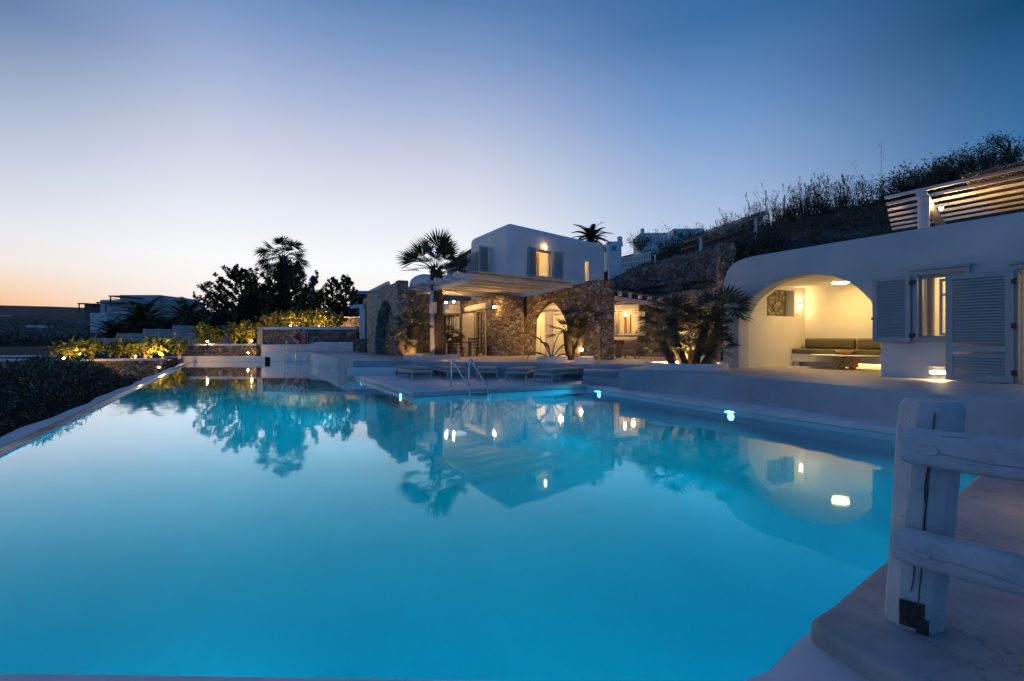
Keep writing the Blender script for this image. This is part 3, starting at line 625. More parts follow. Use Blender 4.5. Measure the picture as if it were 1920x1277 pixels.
for i in range(kk+1):
    f = i/kk; c_ = p0.lerp(p1, f); rr = lerp(.121, .137, f)
    if f > .95: rr *= math.sqrt(max(.02, 1-((f-.95)/.052)**2))*.25+.75
    for j in range(nn):
        a = 2*math.pi*j/nn; fac = [(.3, 1.0), (1.05, .985), (1.75, 1.01), (2.5, .97), (3.3, 1.0), (3.95, .975), (4.5, 1.0), (5.0, .96), (5.6, .99)]
        q = min(rr*w_*(1+.05*noise.noise(Vector((b0*3, f*2.2, 5))))/max(.2, math.cos(a-b0-.10*math.sin(f*3+b0))) for b0, w_ in fac); q = min(q, rr*1.075)*(1+.012*noise.noise(Vector((math.cos(a)*3, math.sin(a)*3, f*9))))
        vs.append(c_+Vector((math.cos(a)*q, math.sin(a)*q, 0)))
mb.add(vs, [(i*nn+j, i*nn+(j+1) % nn, (i+1)*nn+(j+1) % nn, (i+1)*nn+j) for i in range(kk) for j in range(nn)]+[tuple(range(kk*nn, (kk+1)*nn))])
# the drying crack: a real slit down the face towards the camera
pm = mb.mesh('post', smooth=True, sharp=22)
po = part('post', pm, POSTM, fe)
rail_d = Vector((.66, -.75, 0)).normalized(); rail_n = Vector((-.75, -.66, 0)).normalized()
def crack(x0, z0, x1, z1, w0, seed):
    mb = MB(); k = 14; vs = []; rr = random.Random(seed); ph = rr.uniform(0, 6)
    for i in range(k+1):
        f = i/k; z = lerp(z0, z1, f); base = p0.lerp(p1, (z-p0.z)/(p1.z-p0.z)); x = lerp(x0, x1, f)+.0025*math.sin(f*7+ph)+rr.uniform(-.0012, .0012)
        wd = w0*math.sin(math.pi*min(.97, max(.03, f)))**.5*rr.uniform(.75, 1.1)
        for e in (-wd, 0, wd):
            xx = x+e; rad = lerp(.121, .137, (z-p0.z)/1.16)*1.0+.007
            yy = -math.sqrt(max(1e-4, rad*rad*1.0-(xx)**2)); q_ = Matrix.Rotation(R(-31), 2) @ Vector((xx, yy+(.0 if e else .012))); vs.append(Vector((base.x+q_.x, base.y+q_.y, z)))
    mb.add(vs, [(i*3+e, i*3+e+1, (i+1)*3+e+1, (i+1)*3+e) for i in range(k) for e in (0, 1)]); return mb
CR = mat('crack_dark', (.012, .012, .014), .9, .1)
for q in ((-.012, .30, -.012, 1.26, .0048, 1), (-.040, .34, -.036, .56, .0016, 2), (-.022, .80, -.020, 1.0, .0016, 3)): part('crack', crack(*q), CR, po, smooth=True)
mb = MB(); bs = Vector((2.026, 2.458, .235)); mb.box(bs, (.10, .010, .13), rz=R(-40)); mb.box(bs+Vector((.028, -.030, -.045)), (.05, .012, .07), rz=R(-38)); part('bracket', mb, mat('rusty_bracket', (.06, .05, .045), .6, .6, 30, .5, .004, 80, metal=.6), fe)
def rail(px, pyc, z_off, hgt, ln):
    c0 = A(px, pyc, 2.46); mb = MB(); k = 40; nn = 28; vs = []
    for i in range(k+1):
        f = i/k; c_ = c0+rail_d*(ln*f); sh = 1.0
        if i < 4: sh = [.84, .95, .985, 1][i]
        for j in range(nn):
            a = 2*math.pi*j/nn; ca, sa = math.cos(a), math.sin(a)
            yy = math.copysign(abs(ca)**.42, ca)*.055; zz = math.copysign(abs(sa)**.42, sa)*hgt/2*(1 if sa > 0 else .97)
            w_ = 1+.05*noise.noise(Vector((f*4, ca*2, sa*2+z_off*5)))
            vs.append(c_+rail_n*(yy*w_*lerp(.8, 1, sh))+Vector((0, 0, zz*w_*sh)))
    mb.add(vs, [(i*nn+j, i*nn+(j+1) % nn, (i+1)*nn+(j+1) % nn, (i+1)*nn+j) for i in range(k) for j in range(nn)]+[tuple(range(nn-1, -1, -1)), tuple(range(k*nn, (k+1)*nn))])
    ro = part('rail', mb, RAILM, fe, smooth=True)
    mb = MB(); c_ = c0+rail_d*.11+rail_n*.0575; qm = rail_n.to_track_quat('Z', 'Y').to_matrix(); mb.lathe((0, 0, 0), [(.034, -.006), (.03, .004), (.012, .001), (.002, -.002)], 18); mb.v = [tuple(qm@Vector((v[0]*1.15, v[1]*.8, v[2]))+c_) for v in mb.v]; part('wood_plug', mb, RAILM, ro, smooth=True)
    mb = MB(); d_ = rail_n*.0565
    pts = [c0+rail_d*(.03+.1*i)+d_+Vector((0, 0, -.01+.006*math.sin(i*1.7+z_off*4)-.004*i)) for i in range(9)]; mb.tube(pts, [.0003]+[.0009]*7+[.0003], 5); part('crack', mb, CR, ro)
rail(1692, 834, 0, .185, 1.6); rail(1679, 1017, 1, .17, 1.6)
p2 = Vector((2.115, 2.56, 0))+rail_d*1.5
mb = MB(); mb.tube([Vector((p2.x, p2.y, ZD-.02)), Vector((p2.x+.03, p2.y, 1.3))], [.125, .135], 20); part('post', mb, POSTM, fe, smooth=True)
# a garden lamp out of frame at the right lights a patch of the platform
lamp_bulb(Vector((4.75, 4.0, ZD+.45)), 'warm garden lamp on the platform just outside the right frame edge', 4, .05, body='spike')
# ---------------------------------------------------------------- terrain, far hill, retaining walls
def hground(x, y):
    s, t = ST(x, y)
    nz = noise.noise(Vector((x*.06, y*.06, 3)))*.9+noise.noise(Vector((x*.22, y*.22, 7)))*.28
    hill = 3.55+.30*(min(s, 80)-20.5)+nz*sstep(22, 34, s)*1.2-max(0, s-80)*.12
    flat = -2.4
    if y > 36.6:
        flat = lerp(-2.4, .95, sstep(36.6, 38, y))*1.0
        flat = lerp(flat, -3.0+nz*.6, sstep(60, 95, y))
    if s < -3.9 and x < -16 and y < 60:
        f2 = lerp(-2.6, .3, sstep(29.6, 30.3, y-.0*x)); flat = min(flat if y > 36.6 else 9, lerp(f2, .9, sstep(38, 44, y))) if y > 36.6 else f2
    far = sstep(110, 300, math.hypot(x, y))
    farh = 15.2+2*noise.noise(Vector((x*.006, y*.006, 1)))+nz*1.2
    base = lerp(flat, farh, far*sstep(-.2, .12, (-s)/max(1, abs(t))+.25) if y > 0 else 0)
    k = sstep(18.5, 21.5, s)
    return lerp(base, max(base, hill), k)
def grid(xs, ys):
    mb = MB(); nx = len(xs)
    mb.add([(x, y, hground(x, y)) for y in ys for x in xs], [(j*nx+i, j*nx+i+1, (j+1)*nx+i+1, (j+1)*nx+i) for j in range(len(ys)-1) for i in range(nx-1)]); return mb
def spaced(a, b, inner0, inner1, fine, k):
    out = []; x = inner0
    while x <= inner1: out.append(x); x += fine
    q = fine; x = out[-1]
    while x < b: q *= k; x += q; out.append(x)
    q = fine; x = out[0]
    while x > a: q *= k; x -= q; out.insert(0, x)
    return out
def GH(px, py, y0=20):
    """where a sight line meets the terrain"""
    Y = y0
    while Y < 900:
        q = A(px, py, Y)
        if q.z < hground(q.x, q.y): return Vector((q.x, q.y, hground(q.x, q.y)))
        Y += .25
    return A(px, py, 80)
GM, nt, b = nodes('dry_hillside'); b.inputs['Roughness'].default_value = .95
v = coords(nt); n1 = N(nt, 'ShaderNodeTexNoise', i_Scale=.35, i_Detail=8, i_Roughness=.7); L(nt, v, n1.inputs['Vector'])
n2 = N(nt, 'ShaderNodeTexNoise', i_Scale=4, i_Detail=8, i_Roughness=.7); L(nt, v, n2.inputs['Vector'])
ma = N(nt, 'ShaderNodeMath', operation='MULTIPLY_ADD'); L(nt, n2.outputs['Fac'], ma.inputs[0]); ma.inputs[1].default_value = .5; L(nt, n1.outputs['Fac'], ma.inputs[2])
L(nt, ramp(nt, ma.outputs[0], [(.5, (.018, .020, .012)), (.72, (.045, .036, .024)), (.95, (.12, .10, .08))]), b.inputs['Base Color']); bump(nt, b, n2.outputs['Fac'], 1, .15)
struct('ground', grid(spaced(-900, 900, -34, 70, 1.6, 1.16), spaced(-60, 1500, -8, 90, 1.6, 1.14)), GM, smooth=True, sharp=180)
def rough_wall(name, path, z0s, z1s, thick, m, label, cat='stone wall', amp=.10, cell=.35, cap=None, group=None, caphang=.06, seed=0):
    """a stone wall along path (list of xy), front face displaced so the outline is uneven"""
    pts = []; 
    for i in range(len(path)-1):
        a, b_ = Vector(path[i][:2]), Vector(path[i+1][:2]); k = max(1, int((b_-a).length/cell))
        for j in range(k): f = j/k; pts.append((a.lerp(b_, f), lerp(z0s[i], z0s[i+1], f), lerp(z1s[i], z1s[i+1], f)))
    pts.append((Vector(path[-1][:2]), z0s[-1], z1s[-1]))
    nz = max(2, int(max(p[2]-p[1] for p in pts)/cell)); vs = []; cols = 2*(nz+1)
    for i, (p, z0, z1) in enumerate(pts):
        d = (pts[min(i+1, len(pts)-1)][0]-pts[max(0, i-1)][0]).normalized(); n = Vector((d.y, -d.x))
        if cap is None: z1 += amp*.8*noise.noise(Vector((p.x*1.7, p.y*1.7, seed)))
        for side in (0, 1):
            for j in range(nz+1):
                f = j/nz if side == 0 else 1-j/nz; z = lerp(z0, z1, f)
                q = p+n*(thick/2 if side == 0 else -thick/2)+n*amp*noise.noise(Vector((p.x*1.3, p.y*1.3, z*1.3+side*9+seed)))
                vs.append((q.x, q.y, z))
    k = len(pts); fs = [(i*cols+j, (i+1)*cols+j, (i+1)*cols+(j+1) % cols, i*cols+(j+1) % cols) for i in range(k-1) for j in range(cols)]
    fs += [tuple(range(cols-1, -1, -1)), tuple(range((k-1)*cols, k*cols))]
    fs = [f[::-1] for f in fs]
    mb = MB(); mb.add(vs, fs); t_ = thing(name, label, cat, (pts[0][0].x, pts[0][0].y, z0s[0]), group=group)
    part('stonework', mb, m, t_, smooth=True, sharp=50)
    if cap:
        mb = MB(); vs = []
        for i, (p, z0, z1) in enumerate(pts):
            d = (pts[min(i+1, k-1)][0]-pts[max(0, i-1)][0]).normalized(); n = Vector((d.y, -d.x)); h = thick/2+caphang
            w_ = .012*noise.noise(Vector((p.x, p.y, 2)))
            for a_, zz in ((h, z1+.002), (h, z1+cap*.7+w_), (h*.75, z1+cap+w_), (-h*.75, z1+cap+w_), (-h, z1+cap*.7+w_), (-h, z1+.002)):
                q = p+n*a_; vs.append((q.x, q.y, zz))
        fs = [(i*6+j, i*6+(j+1) % 6, (i+1)*6+(j+1) % 6, (i+1)*6+j) for i in range(k-1) for j in range(6)]+[tuple(range(5, -1, -1)), tuple(range((k-1)*6, k*6))]
        mb.add(vs, fs); part('coping', mb, PLASTW, t_, smooth=True, sharp=50)
    return t_
# rocky bank behind the main house and its dry-stone crest
bank = [A(1120, 0, 35), A(1200, 0, 32.5), A(1280, 0, 29.5), A(1352, 0, 26.5), A(1372, 0, 25.5)]
mb = MB(); nx, nz = 90, 26; vs = []
def bankpt(f):
    i = min(3, int(f*4)); g_ = f*4-i; return bank[i].lerp(bank[i+1], g_)
for i in range(nx+1):
    f = i/nx; p = bankpt(f); ztop = [5.4, 6.1, 6.15, 6.0, 5.9]; j_ = min(3, int(f*4)); zt2 = lerp(ztop[j_], ztop[j_+1], f*4-j_)
    for j in range(nz+1):
        g_ = j/nz; z = lerp(.3, zt2, g_); back = Vector((.35, .94, 0))
        q = p+back*(g_*2.2)
        dsp = .8*noise.noise(Vector((q.x*.55, q.y*.55, z*.8)))+.4*noise.noise(Vector((q.x*1.5, q.y*1.5, z*1.7)))+.12*noise.noise(Vector((q.x*4, q.y*4, z*4)))
        q = q-back*dsp; vs.append((q.x, q.y, z+.2*noise.noise(Vector((q.x*2, q.y*2, 5)))))
mb.add(vs, [(i*(nz+1)+j, (i+1)*(nz+1)+j, (i+1)*(nz+1)+j+1, i*(nz+1)+j+1) for i in range(nx) for j in range(nz)])
ROCKM = mat('bare_rock', (.17, .155, .14), .95, .55, 1.1, 1, .08, 5)
struct('rock_face', mb, ROCKM, smooth=True, sharp=30)
rough_wall('dry_stone_wall', [bankpt(f)+Vector((.75, 2.1, 0)) for f in (.02, .25, .5, .75, 1)], [4.6, 5.2, 5.3, 5.1, 5.0], [5.9, 6.9, 7.05, 7.0, 7.15], .8, ROCK, 'rough dark dry stone wall on the rock face behind the palms', amp=.28, cell=.28)
rough_wall('stone_retaining_wall', [A(1215, 0, 27.5), A(1290, 0, 25), A(1352, 0, 21.5)], [.5, .5, .5], [3.9, 4.1, 3.9], .6, STONE, 'lower brown stone retaining wall behind the lit palm cluster', amp=.12, cell=.25)
mb = MB(); 
for a, b_ in (((1345, 0), (1353, 0)),):
    pass
rough_wall('stone_pier', [A(1347, 0, 20.6), A(1354, 0, 20.6)], [.5, .5], [5.2, 5.2], .4, STONE, 'narrow brown stone pier against the left end of the right house', amp=.05, cell=.2)
# garden walls on the left
rough_wall('garden_wall', [(-40, 27.2), (-30.5, 29.2), (-21.6, 30.2)], [-2.4, -2.4, -2.4], [.26, .31, .30], .5, STONE, 'low stone wall with a white top running left from the overflow corner', cap=.12, cell=.4)
rough_wall('garden_wall', [(-44, 31.0), (-36, 31.6), (-30.3, 32.2)], [-1, -1, -1], [.42, .44, .45], .5, STONE, 'second white-topped stone wall, behind the far-left garden lamp', cap=.12, cell=.5)
rough_wall('garden_wall', [(-25.3, 36.1), (-22, 36.1), (-18.9, 36.1)], [-1, -1, -1], [1.13, 1.15, 1.17], .5, STONE, 'stone wall with white top behind the far pool edge, left of the lifebuoy wall', cap=.13, cell=.35)
rough_wall('lifebuoy_wall', [(-18.75, 36.9), (-15, 36.9), (-11.75, 36.9)], [.5, .5, .5], [2.36, 2.36, 2.36], .55, STONE, 'dark stone wall with thick white coping that carries the lifebuoy', cap=.22, cell=.35, caphang=.1)
mb = MB(); bx0, bx1 = -18.6, -11.8
poly = [(bx0, .3), (bx0, 1.24), (-15.2, 1.24), (-14.5, 1.42), (bx1, 1.42), (bx1, .3)]
tag(part('bench_wall', Plane((0, 36.0), (1, 0)).shape(poly, [], .6, .04), PLASTW), 'low white rendered bench wall under the lifebuoy wall', 'wall')
rough_wall('garden_wall', [(-16.2, 43.5), (-15.4, 42.6), (-12.5, 42.3), (-8, 42.6)], [.5]*4, [3.3, 3.45, 3.5, 3.6], .6, STONE, 'curved white-topped stone wall lit yellow beside the tall white column', cap=.14, cell=.35)
tag(part('lit_wall_end', MB().box((-19.02, 38.6, 1.4), (.42, 4.0, 2.3)), mat('sandy_render', (.5, .42, .3), .9, .3, 4, .6, .02, 14), bevel=.03), 'short sandy wall end lit by a garden lamp, left of the lifebuoy wall', 'wall')
# beds of soil where the lit shrubs grow
mb = MB(); mb.prism([(-42, 27.6), (-30.4, 29.4), (-21.6, 30.4), (-24.2, 35.0), (-25.6, 36.0), (-27, 35.5), (-30, 32), (-44, 31)], -1.5, .27); struct('garden_soil', mb, SOIL)
mb = MB(); mb.prism([(-25.4, 36.2), (-22, 36.2), (-19.3, 36.2), (-19.3, 40), (-24, 40)], -1, 1.18); struct('upper_garden_soil', mb, SOIL)
mb = MB(); mb.prism([(-18.7, 37.1), (-11.8, 37.1), (-8, 42.3), (-12.5, 42.0), (-15.6, 42.3), (-18.7, 44)], 0, 2.2); struct('raised_garden_soil', mb, SOIL)
# lifebuoy
lb = Vector((A(563, 0, 36.55).x, 36.5, H-(630.5-CV)/F*36.5)); t_ = thing('lifebuoy', 'red lifebuoy with white rope hanging on the dark stone wall', 'lifebuoy', lb)
RX = Matrix.Rotation(R(90), 3, 'X')
mb = MB(); mb.torus(lb, .42, .14, RX, 48, 14, .7); part('ring', mb, mat('red_buoy_plastic', (.55, .02, .02), .4, .06), t_, smooth=True)
for k in range(4):
    a = R(45+90*k); c_ = lb+RX@Vector((.42*math.cos(a), .42*math.sin(a), 0)); mb = MB()
    tdir = RX@Vector((-math.sin(a), math.cos(a), 0)); mb.tube([c_-tdir*.025, c_+tdir*.025], [.148, .148], 16, squash=.74); part('band', mb, PLASTW, t_, smooth=True)
mb = MB(); pts = []
for i in range(49):
    a = 2*math.pi*i/48; rr = .57+.0*abs(math.sin(2*a)); pts.append(lb+RX@Vector((rr*math.cos(a)*(1+.05*math.cos(4*a)), rr*math.sin(a)*(1+.05*math.cos(4*a)), .05)))
mb.tube(pts, .018, 6); top = lb+Vector((0, -.12, .56))
mb.tube([top, lb+Vector((-.12, -.13, .28)), lb+Vector((-.3, -.13, .08)), lb+Vector((-.5, -.1, 0))], .018, 6); mb.tube([top, lb+Vector((.1, -.13, .26)), lb+Vector((.3, -.13, .08)), lb+Vector((.5, -.1, 0))], .018, 6)
part('rope', mb, PLASTW, t_)
# ---------------------------------------------------------------- main house
LA = Plane(P(6.92, 30.9), -D1)                                   # stone arch wall left of the pergola
ZW = 4.48
w_ = (P(6.92, 30.9)-P(6.92, 24.06)).length
arcl = uz(LA, (703, 664), (703, 640), (704.5, 615), (708, 593), (713, 576), (718, 567), (722, 563.5), (727, 566), (733, 577), (738, 592), (741.5, 612), (743, 640), (743, 670))
arcl[0] = (arcl[0][0], .4); arcl[-1] = (arcl[-1][0], .4)
t_ = thing('stone_arch_wall', 'free-standing grey stone wall with a blind pointed arch, left of the pergola', 'stone wall', P(6.92, 27, ZT))
part('wall', LA.shape([(0, .4), (0, ZW-.02), (2, ZW-.06), (4, ZW+.02), (w_-.5, ZW+.06), (w_-.48, ZW+.12), (w_, ZW+.12), (w_, .4)]+arcl[::-1], [], .55, .05), STONEG, t_)
mb = MB(); LA.box(mb, .05, w_-.05, .4, ZW-.35, .56, .95); part('backing_wall', mb, STONE, t_)
mb = MB(); rough = MB()
# pergola over the dining terrace
zB = 4.10
pg = thing('terrace_pergola', 'long white timber pergola with cane roof in front of the stone house', 'pergola', P(8.12, 22.57, ZT))
pA, pB = P(8.35, 18.65, zB), P(8.35, 27.0, zB+.1)
mb = MB(); mb.tube([pA, pB], .15, 12); part('beam', mb, WOODW, pg, smooth=True)
for s_, t__ in ((8.3, 22.65), (8.3, 26.7)):
    q = P(s_, t__, 0); mb = MB(); mb.beam(Vector((q.x, q.y, ZT-.05)), Vector((q.x, q.y, zB-.1)), .32, .32, up=V3(D1)); part('post', mb, WOODW, pg, bevel=.03, seg=3, smooth=True)
nr = 8
for i in range(nr):
    t__ = 18.75+i*1.17; z = zB+.22+.1*i/7
    mb = MB(); mb.beam(P(7.75 if i < 7 else 8.2, t__, z), P(13.75, t__, z-.16), .16, .19); part('rafter', mb, WOODW, pg, bevel=.015)
mb = MB(); cane(mb, P(8.5, 18.35, zB+.345), P(13.6, 18.35, zB+.185), P(13.6, 27.2, zB+.285), P(8.5, 27.2, zB+.445), 120, .02); part('cane_cover', mb, mat('pale_cane', (.54, .50, .44), .85, .4, 14, .6, .01, 60), pg)
q = P(8.1, 22.5, 0); mb = MB(); mb.box((q.x+.13, q.y-.2, 3.15), (.34, .06, .55), rz=R(10)); tag(part('switch_box', mb, CREAM, bevel=.01), 'small pale box fixed on the front pergola post', 'box')
# second stone arch wall with the open arch
RA = Plane(P(13.8, 22.95), -D1); wR = 22.95-16.75
arcr = uz(RA, (976, 663), (977.5, 612), (983, 598), (990, 586), (998, 575), (1007, 567), (1017, 562), (1026, 560.5), (1034, 563), (1043, 569.5), (1051, 579), (1058, 591), (1063, 605), (1066, 620), (1067, 668))
arcr[0] = (arcr[0][0], .4); arcr[-1] = (arcr[-1][0], .4)
t_ = thing('stone_arch_wall', 'brown stone wall with an open lit arch, right of the pergola', 'stone wall', P(13.8, 20, ZT))
part('wall', RA.shape([(-.3, .4), (-.3, 3.95), (2.0, 3.98), (3.1, 4.02), (3.9, 4.12), (wR-1.0, 4.16), (wR-.98, 4.22), (wR, 4.22), (wR, .4)]+arcr[::-1], [], .8, .06), STONE, t_)
# house: ground floor
hs = thing('main_house', 'two-storey white block house with stone ground floor behind the pergola', 'house', (1.5, 29, ZT))
poly = [P(11.9, 22.9), P(13.75, 22.9), P(13.75, 25), P(11.9, 25)]
mb = MB(); mb.prism([tuple(p.xy) for p in poly], .4, 4.05); part('stone_corner', mb, STONE, hs, bevel=.35, seg=5, smooth=True)
HL = Plane(P(11.9, 34), -D1); hl = 34-24.0
def hole(pl, x0, x1, y0, y1):
    a, b_ = pl.u(x0), pl.u(x1); zt = (pl.uz(x0, y0)[1]+pl.uz(x1, y0)[1])/2; zb = .55 if y1 is None else (pl.uz(x0, y1)[1]+pl.uz(x1, y1)[1])/2
    return a, b_, zb, zt
a0, a1, az0, az1 = hole(HL, 838, 861, 591, None); d0, d1, dz0, dz1 = hole(HL, 893, 911, 585, None)
part('stone_wall', HL.shape([(0, .5), (0, 3.95), (hl, 3.95), (hl, .5), (d1, .5), (d1, dz1), (d0, dz1), (d0, .5), (a1, .5), (a1, az1), (a0, az1), (a0, .5)], [], .5, .02), STONE, hs)
def lit_opening(pl, u0, u1, z0, z1, m, par, nm='door', panes=2, f=.07, dep=.2, bar=None):
    mb = MB(); rect_frame(mb, pl, u0-.08, u1+.08, z0-.02, z1+.08, .08, -.05, .1); o = part(nm, mb, m, par, bevel=.008)
    w1 = (u1-u0)/panes
    for i in range(panes):
        mb = MB(); rect_frame(mb, pl, u0+i*w1+.01, u0+(i+1)*w1-.01, z0+.02, z1-.02, f, dep, dep+.05)
        if bar: pl.box(mb, u0+i*w1+f, u0+(i+1)*w1-f, lerp(z0, z1, bar)-.02, lerp(z0, z1, bar)+.02, dep, dep+.05)
        part('frame', mb, m, o)
    mb = MB(); pl.box(mb, u0+.06, u1-.06, z0+.08, z1-.08, dep+.022, dep+.028); part('pane', mb, GLASS, o); return o
lit_opening(HL, a0, a1, ZT, az1, CREAM, hs, 'door', 2); lit_opening(HL, d0, d1, ZT, dz1, CREAM, hs, 'door', 1)
mb = MB(); louvre(mb, HL, d0-(d1-d0)-.15, d0-.1, ZT+.03, dz1-.02, .1, .05, 18, .1, ang=R(7)); part('shutter', mb, CREAM, hs, bevel=.004)
mb = MB(); louvre(mb, HL, a1+.08, a1+.2, ZT+.03, az1, .3, .05, 18, .04); part('shutter', mb, CREAM, hs, bevel=.004)
cu = HL.u(832), HL.u(864); mb = MB(); cz = HL.uz(848, 592)[1]
for j in range(3): HL.box(mb, cu[0]+.12*j, cu[1]-.02*j, cz+.06+.27*j, cz+.06+.27*(j+1), -1.0+.22*j, .01)
part('canopy', mb, PLASTW, hs, bevel=.06, seg=3, smooth=True)
mb = MB(); a_, b_ = HL.uz(879, 582), HL.uz(921, 579); mb.tube([HL.pt(a_[0], dz1+.22, -.12), HL.pt(b_[0], dz1+.3, -.12)], .2, 12); part('lintel_log', mb, PLASTW, hs, smooth=True)
# ground floor wall behind the arch and to the right
GR = Plane((-.55, 28.86), (6.52, -2.87)); gl = (Vector((8.3, 25.2))-Vector((-.55, 28.86))).length
w0, w1, wz0, wz1 = hole(GR, 1158, 1196, 586, 628)
g0, g1, gz0, gz1 = hole(GR, 1003, 1022, 586, None); h0, h1, hz0, hz1 = hole(GR, 1039, 1068, 588, None)
usw = GR.u(1074)
part('stone_wall', GR.shape([(usw, .5), (usw, 3.7), (gl, 3.6), (gl, .5)], [[(w0, wz0), (w1, wz0), (w1, wz1), (w0, wz1)]], .5, .02), STONE, hs)
part('plaster_wall', GR.shape([(0, .5), (0, 3.75), (usw-.002, 3.75), (usw-.002, .5), (h1, .5), (h1, hz1), (h0, hz1), (h0, .5), (g1, .5), (g1, gz1), (g0, gz1), (g0, .5)], [], .5, .03), PLASTW, hs)
lit_opening(GR, h0, h1, ZT, hz1, CREAM, hs, 'door', 2)
mb = MB(); a_, b_ = GR.uz(998, 578), GR.uz(1070, 586); mb.tube([GR.pt(a_[0], gz1+.3, -.2), GR.pt(b_[0], gz1+.22, -.2)], .17, 12); part('lintel_log', mb, PLASTW, hs, smooth=True)
wo = lit_opening(GR, w0, w1, wz0, wz1, CREAM, hs, 'window', 2)
mb = MB(); GR.box(mb, GR.u(1140), GR.u(1197), wz0-.27, wz0-.1, -.25, .02); part('sill', mb, PLASTW, wo, bevel=.02)
mb = MB(); GR.box(mb, GR.u(1147), GR.u(1199), wz1+.1, wz1+.42, -.14, .02); part('lintel', mb, PLASTW, wo, bevel=.03)
zs0, zs1 = wz0-.03, wz1+.03
for x0, x1, an in ((1128, 1140, 3), (1141, 1155, 8), (1198, 1210, -6)):
    mb = MB(); louvre(mb, GR, GR.u(x0), GR.u(x1), zs0, zs1, .12, .045, 13, .07, ang=R(an)); part('shutter', mb, CREAM, hs, bevel=.003)
ORW = mat('orange_louvre_wood', (.55, .30, .10), .6, .15, 4)
mb = MB(); louvre(mb, GR, lerp(w0, w1, .22), lerp(w0, w1, .58), wz0, wz1, -.62, .03, 14, .05); part('inner_shutter', mb, ORW, hs)
# rooms of the ground floor
def room(pl, u0, u1, z0, z1, d0, d1, par, m=PLAST):
    mb = MB(); pl.box(mb, u0, u1, z0, z1, d1, d1+.1); pl.box(mb, u0-.1, u0, z0, z1, d0, d1+.1); pl.box(mb, u1, u1+.1, z0, z1, d0, d1+.1)
    pl.box(mb, u0-.1, u1+.1, z1, z1+.1, d0, d1+.1); pl.box(mb, u0-.1, u1+.1, z0-.1, z0, d0, d1+.1); part('room_wall', mb, m, par)
room(GR, g0-.5, h1+.35, ZT, 3.6, .52, 3.4, hs); room(GR, w0-.6, w1+.6, ZT, 3.5, .52, 3.2, hs)
room(HL, a0-.6, a1+.5, ZT, 3.7, .52, 2.2, hs); room(HL, d0-.4, d1+.35, ZT, 3.7, .52, 2.2, hs)
point('room_light', GR.pt((g0+h1)/2, 3.2, 1.7), 165, r=.12, parent=hs); point('room_light', GR.pt((w0+w1)/2, 3.2, 1.6), 120, r=.12, parent=hs)
point('room_light', HL.pt((a0+a1)/2, 3.3, 1.2), 48, (1, .72, .36), .1, hs); point('room_light', HL.pt((d0+d1)/2, 3.3, 1.2), 30, r=.1, parent=hs)
mb = MB(); mb.prism([tuple(P(14.62, 23.2).xy), tuple(P(14.62, 16.9).xy), tuple(GR.pt(GR.u(1130), 0, .02).xy), tuple(GR.pt(GR.u(985), 0, .02).xy)], 3.78, 3.93); part('porch_roof', mb, PLASTW, hs)
for k in range(5):
    f = (k+.5)/5; a_ = P(14.62, lerp(22.9, 17.3, f)); b_ = GR.pt(lerp(GR.u(995), GR.u(1120), f), 0, .0); mb = MB(); mb.beam(Vector((a_.x, a_.y, 3.69)), Vector((b_.x, b_.y, 3.69)), .14, .17); part('ceiling_beam', mb, WOODW, hs)
# oar and a slatted chair standing in the lit doorway
q = GR.pt(GR.uz(1014, 640, 1.0)[0], ZT, 1.0); t_ = thing('decorative_oar', 'wooden oar standing upright in the lit doorway beyond the arch', 'oar', q)
mb = MB(); mb.tube([q+Vector((0, 0, .05)), q+Vector((0, 0, .5)), q+Vector((0, 0, .95)), q+Vector((0, 0, 1.2)), q+Vector((.0, 0, 1.95))], [.02, .03, .12, .03, .025], 8, squash=.35); part('blade', mb, TEAK, t_, smooth=True)
mb = MB(); mb.box(q+Vector((0, 0, .025)), (.3, .25, .05)); part('base', mb, BROWN, t_)
# upper white block
Q0 = Vector((-.22, 28.41)); Q1 = P(13.7, 30.42); Q2 = Vector((6.86, 35.26)); Q3 = Vector((3.2, 39.2))
CL = Plane(Q1, Q0-Vector(Q1.xy)); CR_ = Plane(Q0, Q2-Q0); ZC = 8.53
mb = MB(); mb.prism([tuple(Q0), tuple(Q2), tuple(Q3), tuple(Q1.xy)], 3.96, ZC)
blk = mb.mesh('upper_block', bevel=.42, seg=6, smooth=True)
bmh = bmesh.new(); bmh.from_mesh(blk)
bmesh.ops.delete(bmh, geom=[f for f in bmh.faces if f.normal.z < -.9], context='FACES'); bmh.to_mesh(blk); bmh.free()
# openings are cut as real holes
def cutter(pl, u0, u1, z0, z1):
    mb = MB(); pl.box(mb, u0, u1, z0, z1, -.6, .9); return mb.mesh('cut')
l0, l1, lz0, lz1 = hole(CL, 899, 918, 469, 520); r0, r1, rz0, rz1 = hole(CR_, 1004, 1034, 470, 520); s0, s1, sz0, sz1 = hole(CR_, 1097, 1104, 490, 527)
bo = link(bpy.data.objects.new('upper_block', blk)); cs = []
sol = bo.modifiers.new('s', 'SOLIDIFY'); sol.thickness = .4; sol.offset = -1
for pl, u0, u1, z0, z1 in ((CL, l0, l1, lz0, lz1), (CR_, r0, r1, rz0, rz1), (CR_, s0, s1, sz0, sz1)):
    co_ = link(bpy.data.objects.new('cut', cutter(pl, u0, u1, z0, z1))); cs.append(co_)
    bm_ = bo.modifiers.new('b', 'BOOLEAN'); bm_.operation = 'DIFFERENCE'; bm_.object = co_; bm_.solver = 'EXACT'
dg = bpy.context.evaluated_depsgraph_get(); dg.update(); nm = bpy.data.meshes.new_from_object(bo.evaluated_get(dg))
for o in cs+[bo]: bpy.data.objects.remove(o)
nm.materials.clear(); nm.shade_smooth(); nm.set_sharp_from_angle(angle=R(35)); part('upper_block', nm, PLAST, hs)
mb = MB(); 
